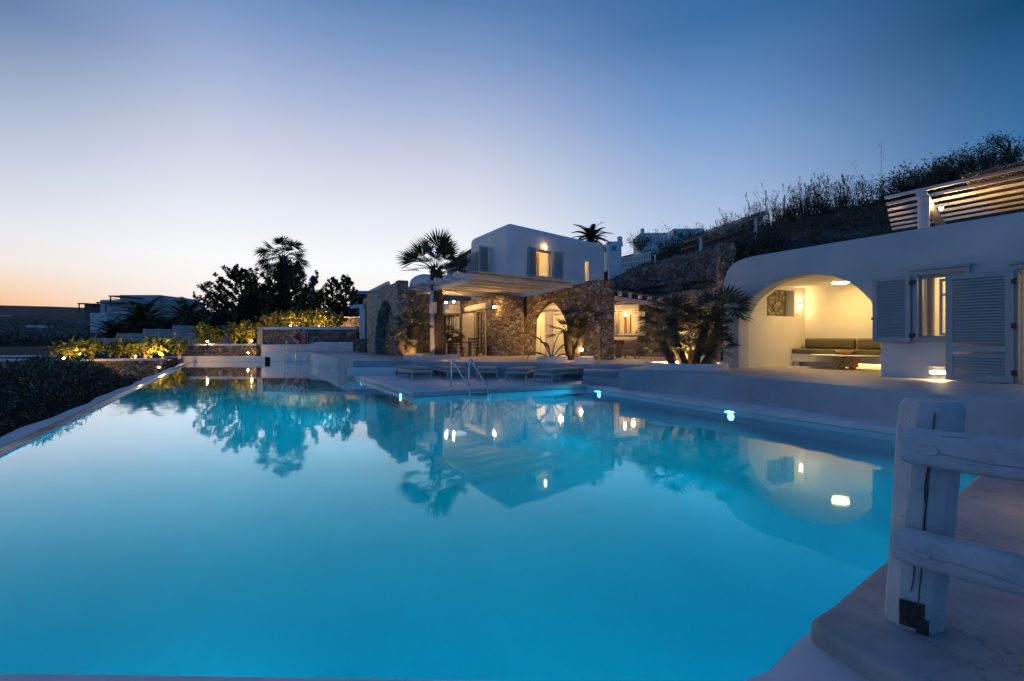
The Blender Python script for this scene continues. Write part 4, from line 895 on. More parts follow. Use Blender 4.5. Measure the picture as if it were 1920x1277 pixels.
e0 = CR_.pt(CR_.u(1120), 0, .8); e1 = CR_.pt(CR_.u(1147)-.15, 0, .75)
mb.prism([tuple(e0.xy), tuple(e1.xy), tuple((e1+V3(CR_.b)*3).xy), tuple((e0+V3(CR_.b)*3).xy)], 3.9, 7.45); part('side_block', mb, PLAST, hs, bevel=.4, seg=5, smooth=True)
wl = lit_opening(CL, l0, l1, lz0, lz1, CREAM, hs, 'window', 2, dep=.15); wr = lit_opening(CR_, r0, r1, rz0, rz1, CREAM, hs, 'window', 1, dep=.15)
for pl, x0, x1, z0, z1, an, hg in ((CL, 881.5, 897, lz0, lz1, 4, 'r'), (CR_, 988, 1003, rz0, rz1, 4, 'r'), (CR_, 1035.5, 1050.5, rz0, rz1, 12, 'l')):
    mb = MB(); louvre(mb, pl, pl.u(x0), pl.u(x1), z0-.03, z1+.05, .1, .045, 16, .1, ang=R(an), hinge=hg); part('shutter', mb, BLUEW, hs, bevel=.003)
mb = MB(); louvre(mb, CL, l1+.03, l1+.03+(l1-l0)*.5, lz0-.03, lz1+.05, .1, .045, 16, .1, ang=R(75), hinge='l'); part('shutter', mb, BLUEW, hs, bevel=.003)
room(CR_, r0-.5, r1+1.2, 4.9, 7.9, .45, 2.8, hs); room(CR_, s0-.3, s1+.3, 5.2, 7.6, .45, 1.4, hs); room(CL, l0-.4, l1+.3, 4.9, 7.9, .45, 2.0, hs)
mb = MB(); louvre(mb, CR_, lerp(r0, r1, .52), lerp(r0, r1, .75), rz0, rz1, -.75, .03, 14, .05); part('inner_shutter', mb, ORW, hs)
point('room_light', CR_.pt(r0+.6, 7.4, 1.4), 102, r=.1, parent=hs); point('room_light', CL.pt((l0+l1)/2, 7.4, 1.1), 42, r=.1, parent=hs); point('room_light', CR_.pt((s0+s1)/2, 7.0, 1.0), 30, r=.1, parent=hs)
# lamps of the house
def on(pl, px, py, off=-.12): k, z = pl.uz(px, py, off); return pl.pt(k, z, off)
lamp_bulb(on(CR_, 1023, 464), 'bare bulb above the upper window of the white block', 6, .06, body=CR_.b)
lamp_bulb(on(CR_, 1100.5, 508, .25), 'bright bulb inside the tall slit window', 6, .07, body=Vector((0, 0, 1)))
SB = Plane(P(11.9, 22.9), P(13.75, 22.9)-P(11.9, 22.9))
lamp_bulb(on(SB, 927, 576, -.15), 'wall lamp on the stone corner under the pergola', 28, .06, body=SB.b)
for px, py, lb_ in ((836.5, 567.5, 'left one of two pergola ceiling bulbs behind the tall palm trunk'), (850.5, 565.5, 'right one of two pergola ceiling bulbs behind the tall palm trunk')):
    lamp_bulb(A(px, py, 27.0), lb_, 40, .05)
lamp_bulb(on(GR, 1172, 590, -.3), 'small bulb hanging in front of the right ground-floor window', 14, .06)
lamp_bulb(GR.pt(GR.u(1090), 3.45, -.8), 'lamp under the small right pergola, hidden behind the arch pier', 75, .08)
lamp_bulb(GR.pt(GR.u(1098), 3.3, -1.6), 'lamp under the roof behind the arch wall, hidden by its pier', 90, .08)
# small pergola right of the arch wall
sp_ = thing('lean_to_pergola', 'small white pergola sloping off the stone arch wall on the right', 'pergola', A(1180, 660, 24))
e0, e1 = A(1120, 554, 22.4), A(1230, 571, 24.6)
mb = MB(); mb.beam(e0, e1, .16, .2); part('beam', mb, WOODW, sp_, bevel=.015)
for i in range(6):
    f = (i+.3)/5.6; p_ = e0.lerp(e1, f)+Vector((0, 0, .2)); out = Vector((.22, -.5, -.02)); bk = Vector((1.15, 3.2, .25))
    mb = MB(); mb.beam(p_+out, p_+bk, .14, .17); part('rafter', mb, WOODW, sp_, bevel=.012)
mb = MB(); cane(mb, e0+Vector((.1, -.1, .33)), e1+Vector((.1, -.1, .33)), e1+Vector((1.1, 3.0, .6)), e0+Vector((1.1, 3.0, .6)), 70, .03); part('cane_cover', mb, CANE, sp_)
# roof terrace of the left wing: flat roof, pillars and a reed awning
rt = thing('rooftop_shelter', 'white pillared roof shelter with sloping reed roof, left of the upper block', 'shelter', A(860, 560, 34))
def abox(mb, x0, x1, y0, y1, Y, dpt): a = A(x0, y1, Y); b_ = A(x1, y0, Y); mb.box(((a.x+b_.x)/2, Y+dpt/2, (a.z+b_.z)/2), (b_.x-a.x, dpt, b_.z-a.z))
mb = MB(); abox(mb, 838, 853, 503, 545, 34, .5); part('pillar', mb, CREAM, rt, bevel=.05); mb = MB(); abox(mb, 838, 884, 500, 506, 34.6, .3); part('beam', mb, CREAM, rt, bevel=.03)
mb = MB(); abox(mb, 874, 885, 500, 545, 35.5, .5); part('pillar', mb, CREAM, rt, bevel=.05)
mb = MB(); a, b_ = A(829, 502, 33.5), A(882, 468, 36); c_, d_ = b_+Vector((1.6, 3, 0)), a+Vector((1.6, 3, 0)); cane(mb, a, d_, c_, b_, 34, .06); part('reed_roof', mb, CANE, rt)
mb = MB(); mb.prism([tuple(P(7.6, 31.2).xy), tuple(P(12.4, 31.2).xy), tuple(P(13.0, 38).xy), tuple(P(8.2, 38).xy)], .4, 4.75); part('left_wing', mb, STONE, hs, bevel=.25, seg=4, smooth=True)
c_ = A(797, 535, 33.0); mb = MB(); mb.ball(c_, 1.05, 20, 14, .72); tag(part('plaster_dome', mb, PLASTW, smooth=True), 'small white plaster dome on the roof left of the palm trunk', 'dome')
# ---------------------------------------------------------------- loungers
LW, LL = .78, 2.1
FRAME = mat('greyed_teak_frame', (.48, .45, .40), .6, .18, 5)
MATT = mat('grey_green_mattress', (.34, .36, .33), .9, .12, 4, .4, .004, 120)
def make_lounger():
    r = thing('sun_lounger', 'x', 'sun lounger', group='sun loungers on the deck')
    def pc(nm, boxes, m, par=r, **k):
        mb = MB()
        for c, s in boxes: mb.box(c, s)
        return part(nm, mb, m, par, local=True, **k)
    zt = .30; hw = LW/2
    pc('frame', [((-hw+.02, LL/2, zt), (.04, LL, .09)), ((hw-.02, LL/2, zt), (.04, LL, .09)), ((0, .02, zt), (LW-.08, .04, .09)), ((0, LL-.02, zt), (LW-.08, .04, .09))]+[((0, .2+i*.16, zt+.02), (LW-.08, .08, .02)) for i in range(12)], FRAME, bevel=.004)
    for s in (-1, 1):
        pc('leg', [((s*(hw-.025), .03, .13), (.05, .055, .25))], FRAME, bevel=.004)
        pc('leg', [((s*(hw-.025), LL-.12, .17), (.05, .055, .18))], FRAME, bevel=.004)
        mb = MB(); qm = Matrix.Rotation(R(90), 3, 'Y'); mb.lathe((0, 0, 0), [(.05, -.02), (.095, -.018), (.1, 0), (.095, .018), (.05, .02)], 20); mb.v = [tuple(qm@Vector(v)+Vector((s*(hw+.03), LL-.12, .1))) for v in mb.v]; part('wheel', mb, TEAK, r, local=True, smooth=True)
    pc('stretcher', [((0, .03, .035), (LW-.1, .045, .03))], FRAME); pc('axle', [((0, LL-.12, .1), (LW, .03, .03))], BLACK)
    mb = MB(); mb.box((0, .62, .395), (LW-.04, 1.2, .085)); mb.box((0, 1.66, .395), (LW-.04, .86, .085)); part('mattress', mb, MATT, r, local=True, bevel=.03, seg=3, smooth=True)
    return r
lo = make_lounger()
spots = [((-3.30, 17.86), (-.489, .872), 'sun lounger at the left end of the row, nearest the lane of the pool'), ((-2.02, 17.95), (-.42, .907), 'sun lounger second from the left, seen behind the left ladder rail'), ((-.90, 17.55), (-.06, 1), 'sun lounger in the middle of the row, behind the right ladder rail'),
         ((.14, 17.2), (.27, .96), 'sun lounger second from the right, tilted towards the arch wall'), ((1.05, 16.55), (.62, .78), 'sun lounger at the right end of the row, closest to the terrace steps')]
for i, ((x_, y_), d_, lb_) in enumerate(spots):
    o = lo if i == 0 else copy_tree(lo); place(o, (x_, y_, ZD), math.atan2(-d_[0], d_[1]), lb_)
# ---------------------------------------------------------------- pool ladders
def ladder(base, inn, side, label, hgt=.84, z0=ZD, run=1.17):
    """base: deck foot of the first rail; inn: horizontal direction to the pool"""
    base = Vector(base); inn = V3(inn).normalized(); side = V3(side); t_ = thing('pool_ladder', label, 'pool ladder', base, group='pool ladders')
    for k in (0, 1):
        b_ = base+side*k; top = b_+Vector((0, 0, hgt)); pts = [b_, b_+Vector((0, 0, hgt*.86))]
        for i in range(7):
            a = math.pi*(i/6)*.80; pts.append(b_+Vector((0, 0, hgt*.86))+inn*(.10*(1-math.cos(a)))+Vector((0, 0, .12*math.sin(a))))
        e = b_+inn*(run-.02); pts += [Vector((e.x, e.y, z0+.06)), b_+inn*run+Vector((0, 0, -.02)), Vector((e.x+inn.x*.02, e.y+inn.y*.02, -.95))]
        mb = MB(); mb.tube(pts, .024, 10); part('rail', mb, STEEL, t_, smooth=True, sharp=60)
        mb = MB(); mb.lathe(b_, [(.06, .0), (.06, .015), (.03, .025)], 14); part('flange', mb, STEEL, t_, smooth=True)
    for z in (.07, -.12, -.33, -.54):
        a = base+inn*run; mb = MB(); mb.beam(Vector((a.x, a.y, z)), Vector((a.x+side.x, a.y+side.y, z)), .09, .03); part('step', mb, STEEL, t_, bevel=.004)
bl = G(846, 725, ZD); br = bl+V3(D2)*.6
ladder(bl, Vector((.56, -.83)), D2*.6, 'shiny pool ladder with two bowed rails at the front edge of the sun deck')
ladder((-16.35, 35.25, ZT-.02), Vector((0, -1)), Vector((.82, 0)), 'distant pool ladder at the far end wall below the lifebuoy', .88, ZT, .42)
# ---------------------------------------------------------------- dining set
zT = ZT
dt = thing('dining_table', 'dark wooden dining table under the pergola behind the tall palm', 'table', (-3.1, 26.6, zT))
mb = MB(); mb.box((-3.15, 26.6, zT+.745), (1.9, .95, .05)); part('table_top', mb, BROWN, dt, bevel=.006)
for a in (-.85, .85):
    for b_ in (-.38, .38): mb = MB(); mb.box((-3.15+a, 26.6+b_, zT+.36), (.09, .09, .72)); part('leg', mb, BROWN, dt)
def make_chair():
    r = thing('dining_chair', 'x', 'chair', group='brown dining chairs')
    def pc(nm, boxes):
        mb = MB()
        for c, s in boxes: mb.box(c, s)
        return part(nm, mb, BROWN, r, local=True)
    pc('seat', [((0, 0, .46), (.5, .46, .04))])
    for s in (-1, 1):
        pc('leg', [((s*.225, .2, .22), (.05, .05, .44))]); pc('leg', [((s*.225, -.21, .49), (.05, .05, .98))])
        pc('stretcher', [((s*.225, 0, .2), (.03, .38, .03))])
    pc('backrest', [((0, -.21, .92), (.42, .03, .10)), ((0, -.21, .76), (.42, .03, .09)), ((0, -.21, .61), (.42, .03, .06))]); pc('stretcher', [((0, -.2, .26), (.4, .03, .03))])
    return r
ch = make_chair()
for i, (x_, y_, a, lb_) in enumerate([(-2.05, 25.55, 5, 'brown ladder-back chair at the near right corner of the dining table'), (-3.75, 25.75, 8, 'brown ladder-back chair at the near side of the table by the palm trunk'), (-2.85, 25.8, -4, 'brown ladder-back chair in the middle of the near side of the table'), (-1.75, 26.6, 92, 'brown ladder-back chair at the right head of the dining table'), (-3.4, 27.5, 180, 'brown ladder-back chair on the far side of the dining table')]):
    place(ch if i == 0 else copy_tree(ch), (x_, y_, zT), R(a), lb_)
# ---------------------------------------------------------------- lounge chairs under the window
CUSH = mat('beige_cushion', (.42, .34, .25), .9, .1, 6)
def make_arm(wd):
    r = thing('garden_armchair', 'x', 'armchair', group='wooden garden seats under the window')
    def pc(nm, boxes, m=TEAK, **k):
        mb = MB()
        for c, s in boxes: mb.box(c, s)
        return part(nm, mb, m, r, local=True, **k)
    h = wd/2
    for s in (-1, 1):
        pc('leg', [((s*(h-.04), -.34, .31), (.07, .07, .62))]); pc('leg', [((s*(h-.04), .34, .40), (.07, .07, .8))]); pc('armrest', [((s*(h-.04), -.02, .635), (.09, .78, .03))])
    pc('frame', [((0, -.34, .28), (wd-.1, .04, .1)), ((0, .34, .28), (wd-.1, .04, .1)), ((0, .35, .77), (wd-.1, .04, .07)), ((0, 0, .3), (wd-.14, .66, .03))]+[((-h+.12+i*(wd-.24)/6, .35, .54), (.04, .025, .42)) for i in range(7)])
    pc('seat_cushion', [((0, -.02, .385), (wd-.16, .66, .12))], CUSH, bevel=.03); pc('back_cushion', [((0, .27, .64), (wd-.18, .12, .4))], CUSH, bevel=.04)
    return r
ar = make_arm(.78); place(ar, (A(1181, 0, 23.4).x, 23.4, zT), R(-32), 'beige-cushioned wooden armchair under the right window, right of the small side table')
sf = make_arm(.9); place(sf, (A(1137, 0, 23.9).x, 23.9, zT), R(8), 'beige-cushioned wooden seat partly behind the stone arch wall, left of the side table')
q = A(1153, 0, 23.6); st_ = thing('side_table', 'small square wooden side table between the two garden seats', 'table', (q.x, q.y, zT)); mb = MB(); mb.box((q.x, q.y, zT+.45), (.42, .42, .04)); part('table_top', mb, TEAK, st_)
for a in (-.17, .17):
    for b_ in (-.17, .17): mb = MB(); mb.box((q.x+a, q.y+b_, zT+.215), (.045, .045, .43)); part('leg', mb, TEAK, st_)
# ---------------------------------------------------------------- planters
def planter(poly, h, label, m=PLASTW):
    t_ = thing('planter', label, 'planter', (sum(p[0] for p in poly)/len(poly), sum(p[1] for p in poly)/len(poly), ZT))
    n = len(poly); c = Vector((sum(p[0] for p in poly)/n, sum(p[1] for p in poly)/n)); inner = [tuple(c+(Vector(p[:2])-c)*.84) for p in poly]
    vs = [(p[0], p[1], ZT-.02) for p in poly]+[(p[0], p[1], ZT+h) for p in poly]+[(p[0], p[1], ZT+h) for p in inner]+[(p[0], p[1], ZT+h-.09) for p in inner]
    mb = MB(); mb.add(vs, [(k*n+i, k*n+(i+1) % n, (k+1)*n+(i+1) % n, (k+1)*n+i) for k in range(3) for i in range(n)]); part('rim', mb, m, t_, bevel=.015, smooth=True, weld=False)
    mb = MB(); mb.add([(p[0], p[1], ZT+h-.085) for p in inner], [tuple(range(n))]); part('soil', mb, SOIL, t_); return t_
def rectp(x0, x1, Y0, Y1): return [(A(x0, 0, Y0).x, Y0), (A(x1, 0, Y0).x, Y0), (A(x1, 0, Y1).x, Y1), (A(x0, 0, Y1).x, Y1)]
planter(rectp(1007, 1064, 18.95, 19.9), .22, 'low white planter holding the banana plant, at the left of the arch opening')
planter(rectp(1077, 1114, 18.75, 19.7), .22, 'low white planter under the bright garden lamp, beside the arch pier')
planter(rectp(756, 791, 21.6, 24.0), .2, 'low white planter below the lit stump palm left of the pergola post')
planter(rectp(794, 862, 22.9, 24.4), .16, 'low white planter around the foot of the tall palm trunk')
el = [(A(1282, 0, 14.9).x+1.12*math.cos(a)*1.0-.25*math.sin(a), 14.75+.95*math.sin(a)) for a in [2*math.pi*i/26 for i in range(26)]]
planter(el, .2, 'rounded white planter under the big palm cluster left of the arched porch')
mb = MB(); mb.prism([(5.95, 17.6), (6.35, 17.2), (7.1, 17.5), (6.7, 18.2)], ZT-.05, ZT+.32); tag(part('low_block', mb, PLASTW, bevel=.06, seg=3, smooth=True), 'low sloping white block on the terrace left of the palm cluster', 'block')
# ---------------------------------------------------------------- plant builders
UP = Vector((0, 0, 1))
def rdir(r, el0=-1, el1=1):
    a = r.uniform(0, 2*math.pi); z = r.uniform(el0, el1); q = math.sqrt(max(0, 1-z*z)); return Vector((q*math.cos(a), q*math.sin(a), z))
def quad(mb, c, d, n, l, w):
    """a pointed leaf from c along d"""
    s = d.cross(n); s = s.normalized() if s.length > 1e-4 else Vector((1, 0, 0))
    mb.add([c, c+d*l*.5+s*w, c+d*l, c+d*l*.5-s*w], [(0, 1, 2, 3)])
def fan_leaf(mb, stem, base, d, plen, Rr, nb, spread, droop, r, bw=.035, sag=.1):
    d = d.normalized(); hub = base+d*plen-UP*sag*plen; f = (hub-base).normalized()
    mid = base+d*plen*.55
    stem.tube([base, mid, hub], [.022, .016, .010], 4)
    side = f.cross(UP); side = side.normalized() if side.length > .05 else Vector((1, 0, 0)); side = (Matrix.Rotation(r.uniform(-.5, .5), 3, f) @ side)
    n = side.cross(f).normalized()
    for i in range(nb):
        a = lerp(-spread, spread, i/(nb-1))+r.uniform(-.03, .03); ln = Rr*(.74+.26*math.cos(a*.6))*r.uniform(.88, 1.05)
        dd = f*math.cos(a)+side*math.sin(a)+n*.10*math.cos(i*math.pi); s = dd.cross(n).normalized()*bw*ln*1.6
        m_ = hub+dd*ln*.55-UP*droop*ln*.12; t_ = hub+dd*ln-UP*droop*ln*r.uniform(.3, .62)
        mb.add([hub, m_+s, t_, m_-s], [(0, 1, 2, 3)])
def fan_palm(name, base, top, tr, nl, plen, Rr, seed, label, cat='palm', mats=None, group=None, el=(-.45, 1), nb=24, spread=2.0, droop=.45, skirt=True, par=None, lean=None, bw=.035):
    r = random.Random(seed); base = Vector(base); top = Vector(top)
    t_ = par if par is not None else thing(name, label, cat, base, group=group)
    mb = MB(); k = 16; nn = 12; pts = []
    for i in range(k+1):
        f = i/k; bow = math.sin(f*math.pi)*(lean or 0); pts.append(base.lerp(top, f)+Vector((bow, 0, 0)))
    mb.tube(pts, [tr*(1.12-.2*i/k+.06*(i % 2)) for i in range(k+1)], nn)
    # leaf-base scales on the trunk
    L_ = (top-base).length; ns = int(L_/.055)
    for i in range(ns):
        f = i/ns; c_ = base.lerp(top, f)+Vector((math.sin(f*math.pi)*(lean or 0), 0, 0)); a = i*2.4
        for q in range(3):
            aa = a+q*2.1; o_ = Vector((math.cos(aa), math.sin(aa), 0)); quad(mb, c_+o_*tr*.9, (o_*.6+UP).normalized(), o_, tr*.8, tr*.22)
    if skirt:
        for i in range(60):
            f = r.uniform(.82, 1.0); o_ = rdir(r, -.2, .2); quad(mb, base.lerp(top, f)+o_*tr*.8, (o_*.7+UP*.9).normalized(), o_, tr*1.3, tr*.25)
    part('trunk', mb, mats[1], t_)
    lf, st = MB(), MB()
    for i in range(nl):
        z = lerp(el[1], el[0], (i+.5)/nl); a = i*2.39996+r.uniform(-.3, .3); q = math.sqrt(max(0.02, 1-z*z)); d = Vector((q*math.cos(a), q*math.sin(a), z))
        fan_leaf(lf, st, top+d*tr*.5, d, plen*r.uniform(.85, 1.15), Rr*r.uniform(.88, 1.1), nb, spread, droop*(1.1-z*.5), r, bw)
    part('crown', lf, mats[0], t_); part('petioles', st, mats[2], t_); return t_
def frond(mb, base, d, ln, up0, r, nl=34, lw=.02, ll=.45, curve=1.0):
    """a feather palm frond, arching"""
    h = Vector((d.x, d.y, 0)).normalized(); pts = []; p = Vector(base); a = up0; k = 12
    for i in range(k+1):
        pts.append(p.copy()); p = p+(h*math.cos(a)+UP*math.sin(a))*ln/k; a -= curve*(.06+.14*i/k)
    mb.tube(pts, [.03*(1-i/k)+.004 for i in range(k+1)], 4, cap=False); side = h.cross(UP)
    for i in range(nl):
        f = (i+1.5)/(nl+1.5); j = min(k-1, int(f*k)); q = pts[j].lerp(pts[j+1], f*k-j); t_ = (pts[j+1]-pts[j]).normalized(); nrm = side.cross(t_)
        l2 = ll*math.sin(math.pi*min(.96, .12+f*.85))**.6*r.uniform(.85, 1.1)
        for sg in (-1, 1):
            dd = (t_*.75+side*sg*.8+nrm*.25-UP*.25).normalized(); mb.add([q-t_*lw, q+dd*l2-UP*l2*.2, q+t_*lw], [(0, 1, 2)])
def feather_palm(name, base, trunk_h, tr, nf, ln, seed, label, mats, group=None, up=(-.1, 1.35), curve=1.0, ll=.5, lw=.03):
    r = random.Random(seed); base = Vector(base); t_ = thing(name, label, 'palm', base, group=group); top = base+UP*trunk_h
    mb = MB(); mb.tube([base.lerp(top, i/10) for i in range(11)], [tr*(1.1-.02*i+.07*(i % 2)) for i in range(11)], 10)
    for i in range(70):
        f = r.uniform(.5, 1.02); o_ = rdir(r, -.2, .2); quad(mb, base.lerp(top, f)+o_*tr*.8, (o_*.7+UP).normalized(), o_, tr*1.2, tr*.3)
    part('trunk', mb, mats[1], t_); mb = MB()
    for i in range(nf):
        f = (i+.5)/nf; a = i*2.39996; frond(mb, top, Vector((math.cos(a), math.sin(a), 0)), ln*r.uniform(.8, 1.1), lerp(up[1], up[0], f**.8), r, ll=ll, lw=lw, curve=curve)
    part('crown', mb, mats[0], t_); return t_
def conifer(name, base, height, spread, nbr, seed, label, mats, group=None, up=.55, tuft=.19, lowest=.04, width=.06, dens=1.0):
    """a dark evergreen with upswept, tufted arms"""
    r = random.Random(seed); base = Vector(base); t_ = thing(name, label, 'tree', base, group=group)
    tr = MB(); tr.tube([base+UP*height*f+Vector((.12*math.sin(f*5+seed), .1*math.cos(f*4), 0)) for f in [i/8 for i in range(9)]], [lerp(.16, .02, i/8)*height/6 for i in range(9)], 7)
    lf = MB()
    def arm(p, d, ln, lift, depth):
        k = max(4, int(ln/.22)); q = Vector(p); pts = [q.copy()]; dd = d.copy()
        for i in range(k):
            dd = (dd+UP*lift/k+rdir(r)*.09).normalized(); q = q+dd*ln/k; pts.append(q.copy())
            f = (i+1)/k
            if f > .18:
                nt = int(lerp(8, 12, r.random())*dens)
                for _ in range(nt):
                    e = (dd*.7+rdir(r)*.9).normalized(); quad(lf, q+rdir(r)*tuft*.35, e, rdir(r), tuft*r.uniform(.7, 1.5)*(1.15-f*.4), width*r.uniform(.6, 1.1))
            if depth and i > 0 and r.random() < .6:
                sd = (dd*.6+rdir(r)*.8); sd.z = abs(sd.z)*.5+.1; arm(q, sd.normalized(), ln*(1-f*.7)*r.uniform(.25, .45), lift*.7, depth-1)
        tr.tube(pts, [lerp(.035, .006, i/k)*height/6*(1 if depth else .5) for i in range(k+1)], 4, cap=False)
    for i in range(nbr):
        f = lerp(lowest, .97, ((i+r.random())/nbr)); a = i*2.39996+r.uniform(-.4, .4); ln = spread*(1-f)**.75*r.uniform(.55, 1.25)+.25
        arm(base+UP*height*f, Vector((math.cos(a), math.sin(a), lerp(-.12, .6, f))).normalized(), ln, up*r.uniform(.6, 1.3), 1)
    arm(base+UP*height*.9, UP, height*.12, 0, 0)
    part('trunk', tr, mats[1], t_); part('crown', lf, mats[0], t_); return t_
def shrub(name, base, height, spread, seed, label, mats, group=None, nst=5, leaves=420, ls=.10, bare=.35, cat='shrub', lw=.38, par=None):
    r = random.Random(seed); base = Vector(base); t_ = thing(name, label, cat, base, group=group); st, lf = MB(), MB(); tips = []
    for i in range(nst):
        a = i*2.4+r.uniform(-.5, .5); d = Vector((math.cos(a)*r.uniform(.3, 1), math.sin(a)*r.uniform(.3, 1), 0)); pts = [base+d*.05]
        k = 6; q = base+d*.06*spread
        for j in range(k):
            f = (j+1)/k; q = base+d*spread*.5*f**1.3+UP*height*.85*f*r.uniform(.9, 1.0)+rdir(r)*.05*spread; pts.append(q.copy())
            if f > bare: tips.append(q.copy())
            if f > bare:
                for _ in range(2):
                    e = q+rdir(r, -.2, .8)*spread*.28; st.tube([q, e], [.008, .003], 3, cap=False); tips.append(e)
        st.tube(pts, [lerp(.028, .008, j/k)*max(.6, height/1.3) for j in range(k+1)], 5)
    for _ in range(leaves):
        c_ = r.choice(tips)+rdir(r)*spread*.17*r.random()**.6; quad(lf, c_, (rdir(r)+UP*.3).normalized(), rdir(r), ls*r.uniform(.6, 1.25), ls*lw)
    part('stems', st, mats[1], t_); part('foliage', lf, mats[0], t_); return t_
BARK = mat('brown_bark', (.075, .055, .04), .95, .4, 6, .8, .02, 22); PALEB = mat('pale_stem_bark', (.30, .23, .15), .9, .3, 6); FIBRE = mat('palm_trunk_fibre', (.095, .07, .045), .95, .45, 9, .9, .03, 30)
PALMG = leaf_mat('palm_leaf', (.030, .055, .028), (.055, .085, .035), .2, .45); PALMB = leaf_mat('blue_palm_leaf', (.035, .065, .05), (.07, .10, .06), .2, .45); PETI = mat('palm_petiole', (.10, .11, .05), .6, .2)
CONI = leaf_mat('conifer_needles', (.016, .026, .012), (.040, .048, .020), .1, .6, .9); SHR = leaf_mat('glossy_shrub_leaf', (.15, .18, .035), (.24, .24, .055), .35, .4, 2.0)
HED = leaf_mat('oleander_leaf', (.018, .036, .020), (.04, .06, .034), .12, .45, .8); DRY = leaf_mat('dry_bush_leaf', (.035, .034, .018), (.075, .062, .032), .15, .7, .6); REED = leaf_mat('reed_leaf', (.05, .05, .032), (.10, .09, .055), .2, .7, .5)
PM = (PALMG, FIBRE, PETI); PB = (PALMB, FIBRE, PETI)
# ---------------------------------------------------------------- near palms
b_ = Vector((A(824, 0, 23.9).x, 23.9, ZT)); tp = A(817, 506, 23.9)
fan_palm('fan_palm', b_, tp, .27, 20, .98, 1.02, 5, 'tall fan palm whose trunk rises through the white pergola', mats=PM, nb=26, spread=1.15, droop=.10, el=(.06, .985), group=None, bw=.025)
cl_ = [((1284, 14.9), (1256, 598), .13, 15, .45, .62, 'blue-green fan palm with a curved trunk, left one of the planter cluster', -.06), ((1300, 14.5), (1322, 614), .12, 12, .42, .56, 'dark fan palm of middle height in the planter cluster', .02), ((1325, 15.0), (1352, 582), .12, 15, .44, .60, 'highest fan palm of the planter cluster, leaning in front of the porch arch', .05),
       ((1318, 14.3), (1338, 650), .11, 9, .34, .46, 'short fan palm low on the right of the planter cluster', .03), ((1262, 14.7), (1243, 646), .10, 10, .36, .50, 'short fan palm low on the left of the planter cluster', 0), ((1290, 15.3), (1292, 650), .10, 9, .36, .46, 'short fan palm at the back of the planter cluster, lit yellow from behind', 0)]
for i, ((px, Y), (tx, ty), tr_, nl, pl_, rr, lb_, ln_) in enumerate(cl_):
    fan_palm('fan_palm', (A(px, 0, Y).x, Y, ZT+.1), A(tx, ty, Y), tr_, nl, pl_, rr, 20+i, lb_, mats=PB if i % 2 == 0 else PM, group='fan palms in the round planter', nb=19, spread=1.45, droop=.22, el=(-.3, .95), bw=.034, lean=ln_)
for i, ((px, Y), (tx, ty), nl, rr, lb_, ln_) in enumerate([((1076, 19.3), (1092, 600), 13, .52, 'dark fan palm leaning against the stone arch pier', .1), ((1072, 19.4), (1064, 624), 12, .52, 'dark fan palm spreading across the open stone arch', -.05), ((770, 22.8), (774, 612), 13, .56, 'lit stump palm between the left arch wall and the pergola post', .0), ((764, 22.6), (750, 644), 10, .48, 'low fan palm at the foot of the left stone arch wall', -.1), ((846, 25.6), (842, 630), 12, .52, 'small fan palm behind the dining table next to the tall trunk', 0)]):
    fan_palm('fan_palm', (A(px, 0, Y).x, Y, ZT+.1), A(tx, ty, Y), .15 if i != 2 else .22, nl, .42, rr, 40+i, lb_, mats=PM, nb=20, spread=1.5, droop=.25, el=(-.3, .95), lean=ln_)
# banana plant in the planter
c_ = Vector((A(1034, 0, 19.4).x, 19.4, ZT+.12)); t_ = thing('banana_plant', 'broad-leaved banana plant in the white planter in front of the arch', 'plant', c_); lf, st = MB(), MB(); r_ = random.Random(5)
for i, (dx, hz, ln, cv) in enumerate([(-.9, .55, 1.25, 1.6), (-.35, 1.0, 1.25, .7), (.15, 1.25, 1.2, .4), (.6, .95, 1.1, .8), (.95, .5, 1.0, 1.3), (-.1, .8, .9, 1.0)]):
    h = Vector((dx, r_.uniform(-.4, .1), 0)); h.normalize(); a = math.atan2(hz, abs(dx)+.1); p_ = c_.copy(); pts = []; k = 9
    for j in range(k+1): pts.append(p_.copy()); p_ = p_+(h*math.cos(a)+UP*math.sin(a))*ln/k; a -= cv*.045*j
    st.tube(pts, [.03*(1-j/k)+.006 for j in range(k+1)], 5); sd = h.cross(UP)
    for j in range(3, k):
        w0_, w1_ = .17*math.sin(math.pi*(j-2.9)/(k-2.5)), .17*math.sin(math.pi*(j-1.9)/(k-2.5))
        for sg in (-1, 1): lf.add([pts[j], pts[j]+sd*sg*w0_+UP*.04, pts[j+1]+sd*sg*max(0, w1_)+UP*.04, pts[j+1]], [(0, 1, 2, 3)])
part('leaves', lf, leaf_mat('banana_leaf', (.03, .06, .02), (.06, .10, .03), .3), t_, smooth=True); part('stems', st, PETI, t_)
# ---------------------------------------------------------------- trees beyond the far wall
conifer('conifer_tree', (A(452, 0, 42).x, 42, .9), 6.6, 4.7, 74, 11, 'wide dark evergreen with long upswept arms, left of the tall palm', (CONI, BARK), 'dark evergreens beyond the far wall', up=.75)
conifer('conifer_tree', (A(540, 0, 43.5).x, 43.5, 1.0), 7.2, 4.9, 88, 12, 'tallest and densest dark evergreen, standing below the fan palm head', (CONI, BARK), 'dark evergreens beyond the far wall', up=.85)
conifer('conifer_tree', (A(597, 0, 46).x, 46, 1.0), 5.0, 3.4, 56, 13, 'low dark evergreen between the densest tree and the two spired ones', (CONI, BARK), 'dark evergreens beyond the far wall', up=.6)
conifer('conifer_tree', (A(497, 0, 45).x, 45, 1.0), 5.6, 3.4, 60, 16, 'dark evergreen filling the gap between the two largest ones', (CONI, BARK), 'dark evergreens beyond the far wall', up=.7)
